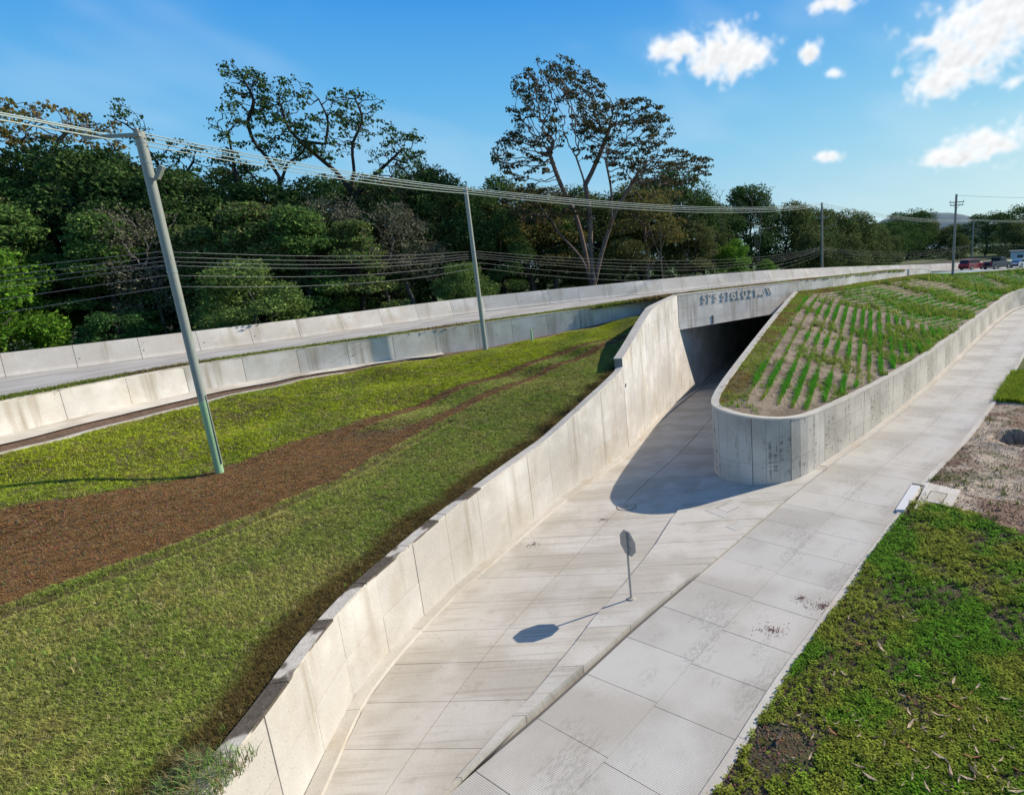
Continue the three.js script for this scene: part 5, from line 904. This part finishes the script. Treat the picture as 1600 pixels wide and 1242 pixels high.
// ------------------------------------------------------------------ road sign
{
  const t = thing('road_sign', 'octagonal stop sign seen from behind on a thin post on the splitter island', 'sign', [-1.38, .085, -16.35], Math.atan2(.78, -.62));
  const back = std({ color: tint(.30, .31, .31), roughness: .5, metalness: .35 }), red = std({ color: tint(.45, .02, .02), roughness: .4 });
  const post = new THREE.BoxGeometry(.055, 2.22, .04); post.translate(0, 1.05, -.03); mesh('post', post, back, t);
  const ft = new THREE.CylinderGeometry(.11, .13, .04, 12); ft.translate(0, .02, -.03); mesh('footing', ft, M.kerbs[1], t);
  const s = new THREE.Shape(), Rr = .41; for (let i = 0; i < 8; i++) { const a = Math.PI / 8 + i * Math.PI / 4; i ? s.lineTo(Math.cos(a) * Rr, Math.sin(a) * Rr) : s.moveTo(Math.cos(a) * Rr, Math.sin(a) * Rr); }
  const p = new THREE.ExtrudeGeometry(s, { depth: .012, bevelEnabled: true, bevelSize: .004, bevelThickness: .003, bevelSegments: 1 }); p.translate(0, 1.82, -.005); const plate = mesh('plate', p, back, t);
  const f = new THREE.ExtrudeGeometry(s, { depth: .003, bevelEnabled: false }); f.scale(.93, .93, 1); f.translate(0, 1.82 * .07 + 1.82 * 0, .011); f.translate(0, 1.82 - 1.82 * .07, 0); mesh('face', f, red, plate);
  const br = new THREE.BoxGeometry(.30, .04, .02); for (const y of [1.68, 1.96]) { const b = br.clone(); b.translate(0, y, -.018); mesh('bracket', b, back, t); }
}
// ------------------------------------------------------------------ covers, pads, markers
const iron = std({ map: texStain, color: tint(.85, .82, .78), roughness: .8 });
{
  const m = thing('manhole_cover', 'round pale manhole cover in the ramp beside the nose shadow', 'manhole', [-1.92, .002, -23.55]);
  const ring = new THREE.RingGeometry(.40, .425, 32); ring.rotateX(-Math.PI / 2); ring.translate(0, .007, 0); mesh('rim', ring, M.joint, m); const d = new THREE.CylinderGeometry(.395, .40, .03, 32); d.translate(0, .004, 0); mesh('lid', d, M.kerbs[0], m); const h = new THREE.BoxGeometry(.1, .006, .03); h.translate(0, .022, 0); mesh('lift_slot', h, M.joint, m);
  const c = thing('access_cover', 'square access cover set in the splitter island near the nose', 'cover', [2.2, .087, -22.6], .72);
  mesh('frame', new THREE.BoxGeometry(1.5, .012, 1.1), M.island[1], c); const l = new THREE.BoxGeometry(.7, .016, .6); l.translate(.05, .004, 0); mesh('lid', l, M.island[0], c); const g2 = [new THREE.BoxGeometry(.74, .02, .015), new THREE.BoxGeometry(.74, .02, .015)]; g2[0].translate(.05, .004, .312); g2[1].translate(.05, .004, -.312); mesh('seam', mergeGeometries(g2), M.joint, c);
  const c2 = thing('valve_cover', 'small rectangular cover in the middle of the splitter island', 'cover', [2.35, .087, -20.9], .72); mesh('lid', new THREE.BoxGeometry(.6, .012, .5), M.island[1], c2);
  // inspection chamber on the verge with its kerb inlet
  const pad = thing('inspection_chamber', 'flat square concrete chamber top on the verge beside the kerb inlet', 'chamber');
  mesh('pad', hexa([9.25, .16, -21.35], [10.2, .15, -20.65], [11.8, .15, -22.85], [10.85, .16, -23.85], [0, -.3, 0], [[0, 0], [1.2, 0], [1.2, 2.7], [0, 2.7]]), M.kerbs[1], pad);
  mesh('hatch', hexa([9.95, .172, -21.95], [10.4, .17, -21.62], [11.05, .17, -22.5], [10.6, .172, -22.85], [0, -.05, 0], [[0, 0], [.6, 0], [.6, 1], [0, 1]]), M.kerbs[2], pad);
  const hs = (a, b) => bar(a, b, .012, 4); mesh('hatch_seam', mergeGeometries([hs([9.92, .166, -21.93], [10.42, .166, -21.58]), hs([10.42, .166, -21.58], [11.1, .166, -22.5]), hs([11.1, .166, -22.5], [10.6, .166, -22.9]), hs([10.6, .166, -22.9], [9.92, .166, -21.93])]), M.joint, pad);
  const inl = thing('kerb_inlet', 'white sloping kerb inlet slab at the edge of the service road', 'inlet');
  mesh('slab', hexa([8.62, .10, -21.5], [8.88, .16, -21.3], [10.42, .16, -23.52], [10.2, .10, -23.85], [0, -.2, 0], [[0, 0], [.35, 0], [.35, 2.7], [0, 2.7]]), std({ color: tint(.74, .73, .70), roughness: .8 }), inl);
  mesh('throat', hexa([10.22, .02, -23.9], [10.6, .02, -23.62], [10.7, .02, -23.8], [10.35, .02, -24.1], [0, .06, 0], [[0, 0], [.4, 0], [.4, .2], [0, .2]]), M.joint, inl);
  const mk = thing('marker_post', 'short pale green marker post on the lawn near the second pole', 'post', [-9.3, lawnH(-9.3, -42.9) - .05, -42.9]); const pg = new THREE.CylinderGeometry(.07, .08, .85, 8); pg.translate(0, .42, 0); mesh('shaft', pg, mint, mk); const cap = new THREE.CylinderGeometry(.03, .07, .1, 8); cap.translate(0, .9, 0); mesh('cap', cap, mint, mk);
  const pap = tag(mesh('paper_sheet', hexa([-.42, -.62, -34.7], [.28, -.66, -35.4], [.52, -.63, -35.2], [-.15, -.60, -34.5], [0, -.012, 0], [[0, 0], [.7, 0], [.7, .3], [0, .3]]), std({ color: tint(.8, .8, .8) })), 'flat white sheet lying on the ramp in front of the tunnel', 'sheet');
}
// ------------------------------------------------------------------ vehicles on the highway
function car(pos, turn, label, { paint, L = 4.5, W = 1.84, H = 1.66, pickup = false, sedan = false }) {
  const c = thing('car', label, 'car', pos, turn);   // local: forward is +x
  const bm = new THREE.MeshPhysicalMaterial({ color: paint, roughness: .4, clearcoat: 1, clearcoatRoughness: .1, metalness: .2 }), glass = std({ color: tint(.02, .025, .03), roughness: .08 }), rub = std({ color: tint(.02, .02, .02) }), rimM = std({ color: tint(.5, .5, .5), metalness: .8, roughness: .35 }), tail = std({ color: tint(.5, .02, .02), roughness: .3 }), lampM = std({ color: tint(.8, .8, .8), roughness: .2 });
  const ext = (pts, w, b) => { const s = new THREE.Shape(pts.map(p => new THREE.Vector2(p[0], p[1]))), g = new THREE.ExtrudeGeometry(s, { depth: w - 2 * b, bevelEnabled: true, bevelSize: b, bevelThickness: b, bevelSegments: 2, curveSegments: 4 }); g.translate(0, 0, -(w - 2 * b) / 2); return g; };
  const h = L / 2, bl = pickup ? 1.12 : sedan ? .86 : .98;
  mesh('body', ext([[-h, .38], [-h + .05, bl - .12], [-h + .12, bl], [h - 1.15, bl], [h - .25, bl - .16], [h, bl - .4], [h - .02, .36], [h - .5, .26], [-h + .5, .26]], W, .06), bm, c);
  const cab = pickup ? [[-.35, bl], [-.22, H], [.85, H], [1.45, bl]] : sedan ? [[-h + .35, bl], [-1.0, H], [.35, H], [1.15, bl]] : [[-h + .10, bl], [-h + .34, H - .04], [-h + .6, H], [.45, H], [1.2, bl]];
  mesh('cabin', ext(cab, W - .26, .05), bm, c);
  const win = cab.map(([x, y]) => [x * .94 + (pickup ? .03 : -.02), bl + .04 + (y - bl) * .82]); const sw = ext(win, W - .20, .02); mesh('side_window', sw, glass, c);
  const rx = cab[0][0], tx = pickup ? cab[1][0] : cab[1][0]; mesh('rear_window', hexa([rx - .05, bl + .1, -W / 2 + .26], [rx - .05, bl + .1, W / 2 - .26], [tx - .10, H - .12, W / 2 - .32], [tx - .10, H - .12, -W / 2 + .32], [.05, 0, 0], [[0, 0], [1, 0], [1, .5], [0, .5]]), glass, c);
  if (pickup) mesh('bed', ext([[-h + .14, bl - .02], [-h + .14, bl + .10], [-.45, bl + .10], [-.45, bl - .02]], W - .04, .02), bm, c);
  for (const [x, z] of [[-h + .85, 1], [-h + .85, -1], [h - .88, 1], [h - .88, -1]]) { const w = mesh('wheel', new THREE.CylinderGeometry(.35, .35, .24, 20), rub, c); w.rotation.x = Math.PI / 2; w.position.set(x, .35, z * (W / 2 - .10)); const rm = mesh('rim', new THREE.CylinderGeometry(.21, .21, .255, 14), rimM, w); }
  for (const z of [1, -1]) { const g = new THREE.BoxGeometry(.06, .26, .2); g.translate(-h - .01, bl - .18, z * (W / 2 - .18)); mesh('tail_light', g, tail, c); const f = new THREE.BoxGeometry(.08, .14, .3); f.translate(h - .08, bl - .30, z * (W / 2 - .24)); mesh('headlight', f, lampM, c); }
  const bp = new THREE.BoxGeometry(.12, .2, W - .1); bp.translate(-h - .02, .46, 0); mesh('bumper', bp, pickup ? rimM : rub, c);
  return c;
}
const deckY = (x, z) => { let best = 1e9, y = 0; for (let u = .6; u < 1; u += .004) for (let v = .05; v < 1; v += .1) { const p = deckAt(u, v), d = (p[0] - x) ** 2 + (p[2] - z) ** 2; if (d < best) { best = d; y = p[1]; } } return y + .01; };
car([50.2, deckY(50.2, -97.6), -97.6], .56, 'red sport utility vehicle driving away on the highway', { paint: tint(.34, .012, .02) });
car([55, deckY(55, -99), -99], .5, 'dark pickup truck on the highway beside the red vehicle', { paint: tint(.012, .018, .03), L: 5.2, H: 1.78, pickup: true });
car([60.9, deckY(60.9, -102.2), -102.2], .5, 'white car on the highway, half cut off at the picture edge', { paint: tint(.75, .75, .76), sedan: true, H: 1.45 });
// ------------------------------------------------------------------ litter and dirt
{
  const r = rng(901), husk = (() => { const s = new THREE.Shape(); s.moveTo(0, 0); s.quadraticCurveTo(.05, .10, .015, .26); s.quadraticCurveTo(-.045, .12, 0, 0); const g = new THREE.ExtrudeGeometry(s, { depth: .006, bevelEnabled: false, curveSegments: 4 }); const p = g.attributes.position; for (let i = 0; i < p.count; i++) p.setZ(i, p.getZ(i) + 1.6 * (p.getY(i) - .12) ** 2); g.rotateX(-Math.PI / 2); g.computeVertexNormals(); return g; })();
  const items = [], spots = [[4.3, -9.7, 1.6, 34], [5.6, -9.9, 1.4, 36], [3.9, -8.6, 1.2, 24], [6.0, -11.2, 1.2, 16], [5.0, -9.0, 2, 26], [2.6, -10.6, .8, 10], [5.0, -12.0, 1.6, 10], [7.4, -13.5, 2.5, 12], [6.4, -15.2, 3, 10], [3.9, -11.1, 1.0, 8]];
  const sdOf = (x, z) => { const s = sAtZ2fast(x, z); return s; };
  function sAtZ2fast(x, z) { let best = 1e9, bs = 0; for (let s = 4; s < 60; s += .25) { const q = RL.at(s), d = Math.hypot(q.x + q.nx * roadW - x, q.z + q.nz * roadW - z); if (d < best) { best = d; bs = s; } } return [bs, best]; }
  for (const [cx, cz, rad, n] of spots) for (let i = 0; i < n; i++) { const a = r() * 6.28, d = rad * Math.sqrt(r()), x = cx + Math.cos(a) * d, z = cz + Math.sin(a) * d, [s, e] = sdOf(x, z), q = RL.at(s); if ((x - q.x) * q.nx + (z - q.z) * q.nz < roadW + .35) continue; const f = .6 + .5 * r(), c = r() < .7 ? [.50, .37, .23] : r() < .5 ? [.34, .15, .06] : [.12, .09, .07]; items.push([x, vergeH(s, e, x, z) + .085, z, r() * 6.3, .45 + 1.3 * r() * r(), c[0] * f, c[1] * f, c[2] * f, (r() - .5) * .5, (r() - .5) * .5]); }
  tag(scatter('dry_husks', husk, std({ color: 0xffffff, roughness: .9, side: THREE.DoubleSide }), items), 'dry fallen leaves and husks littering the near verge', 'litter');
  const lump = (label, x, z, n, sp, col, sz) => { const gs = []; for (let i = 0; i < n; i++) { const g = new THREE.IcosahedronGeometry(sz * (.3 + r() * .9), 0), a = r() * 6.28, d = sp * r() * r() * 1.4; g.scale(1, .45, 1); g.rotateY(r() * 6); g.translate(x + Math.cos(a) * d * 1.5, .008 + roadY(z), z + Math.sin(a) * d); gs.push(g); } tag(mesh('dirt_heap', mergeGeometries(gs), std({ color: tint(...col), roughness: 1 })), label, 'dirt'); };
  lump('scatter of reddish dirt in the middle of the service road', 2.5, -14.5, 260, .34, [.20, .10, .07], .014);
  lump('small reddish dirt spill nearest the kerb of the service road', 4.2, -15.5, 260, .36, [.17, .09, .06], .016);
  lump('small dirt spill just beyond the reddish ones on the service road', 3.65, -15.95, 160, .24, [.16, .09, .065], .013);
  lump('dark crumbs of dirt on the ramp near the retaining wall kerb', -5.2, -20.6, 160, .8, [.10, .08, .06], .014);
  lump('dark crumbs of dirt on the ramp in front of the manhole', -2.8, -22.4, 60, .4, [.09, .075, .06], .018);
}

{ // small white building far along the highway
  const b = thing('roadside_hut', 'small white building under the trees beyond the dark pickup', 'building', [82, 4.6, -136], -.5), w = std({ color: tint(.7, .7, .68) }), bx = (x, y, z, cx, cy, cz) => { const g = new THREE.BoxGeometry(x, y, z); g.translate(cx, cy, cz); return g; };
  mesh('wall', bx(6, 2.6, 4, 0, 1.3, 0), w, b); mesh('roof', bx(6.5, .2, 4.6, 0, 2.72, 0), std({ color: tint(.35, .36, .36) }), b); mesh('door', bx(.9, 2, .06, 1.4, 1.0, 2.03), M.joint, b); mesh('window', bx(1.1, .8, .06, -1.2, 1.5, 2.03), M.joint, b);
}

renderer.render(scene, camera);
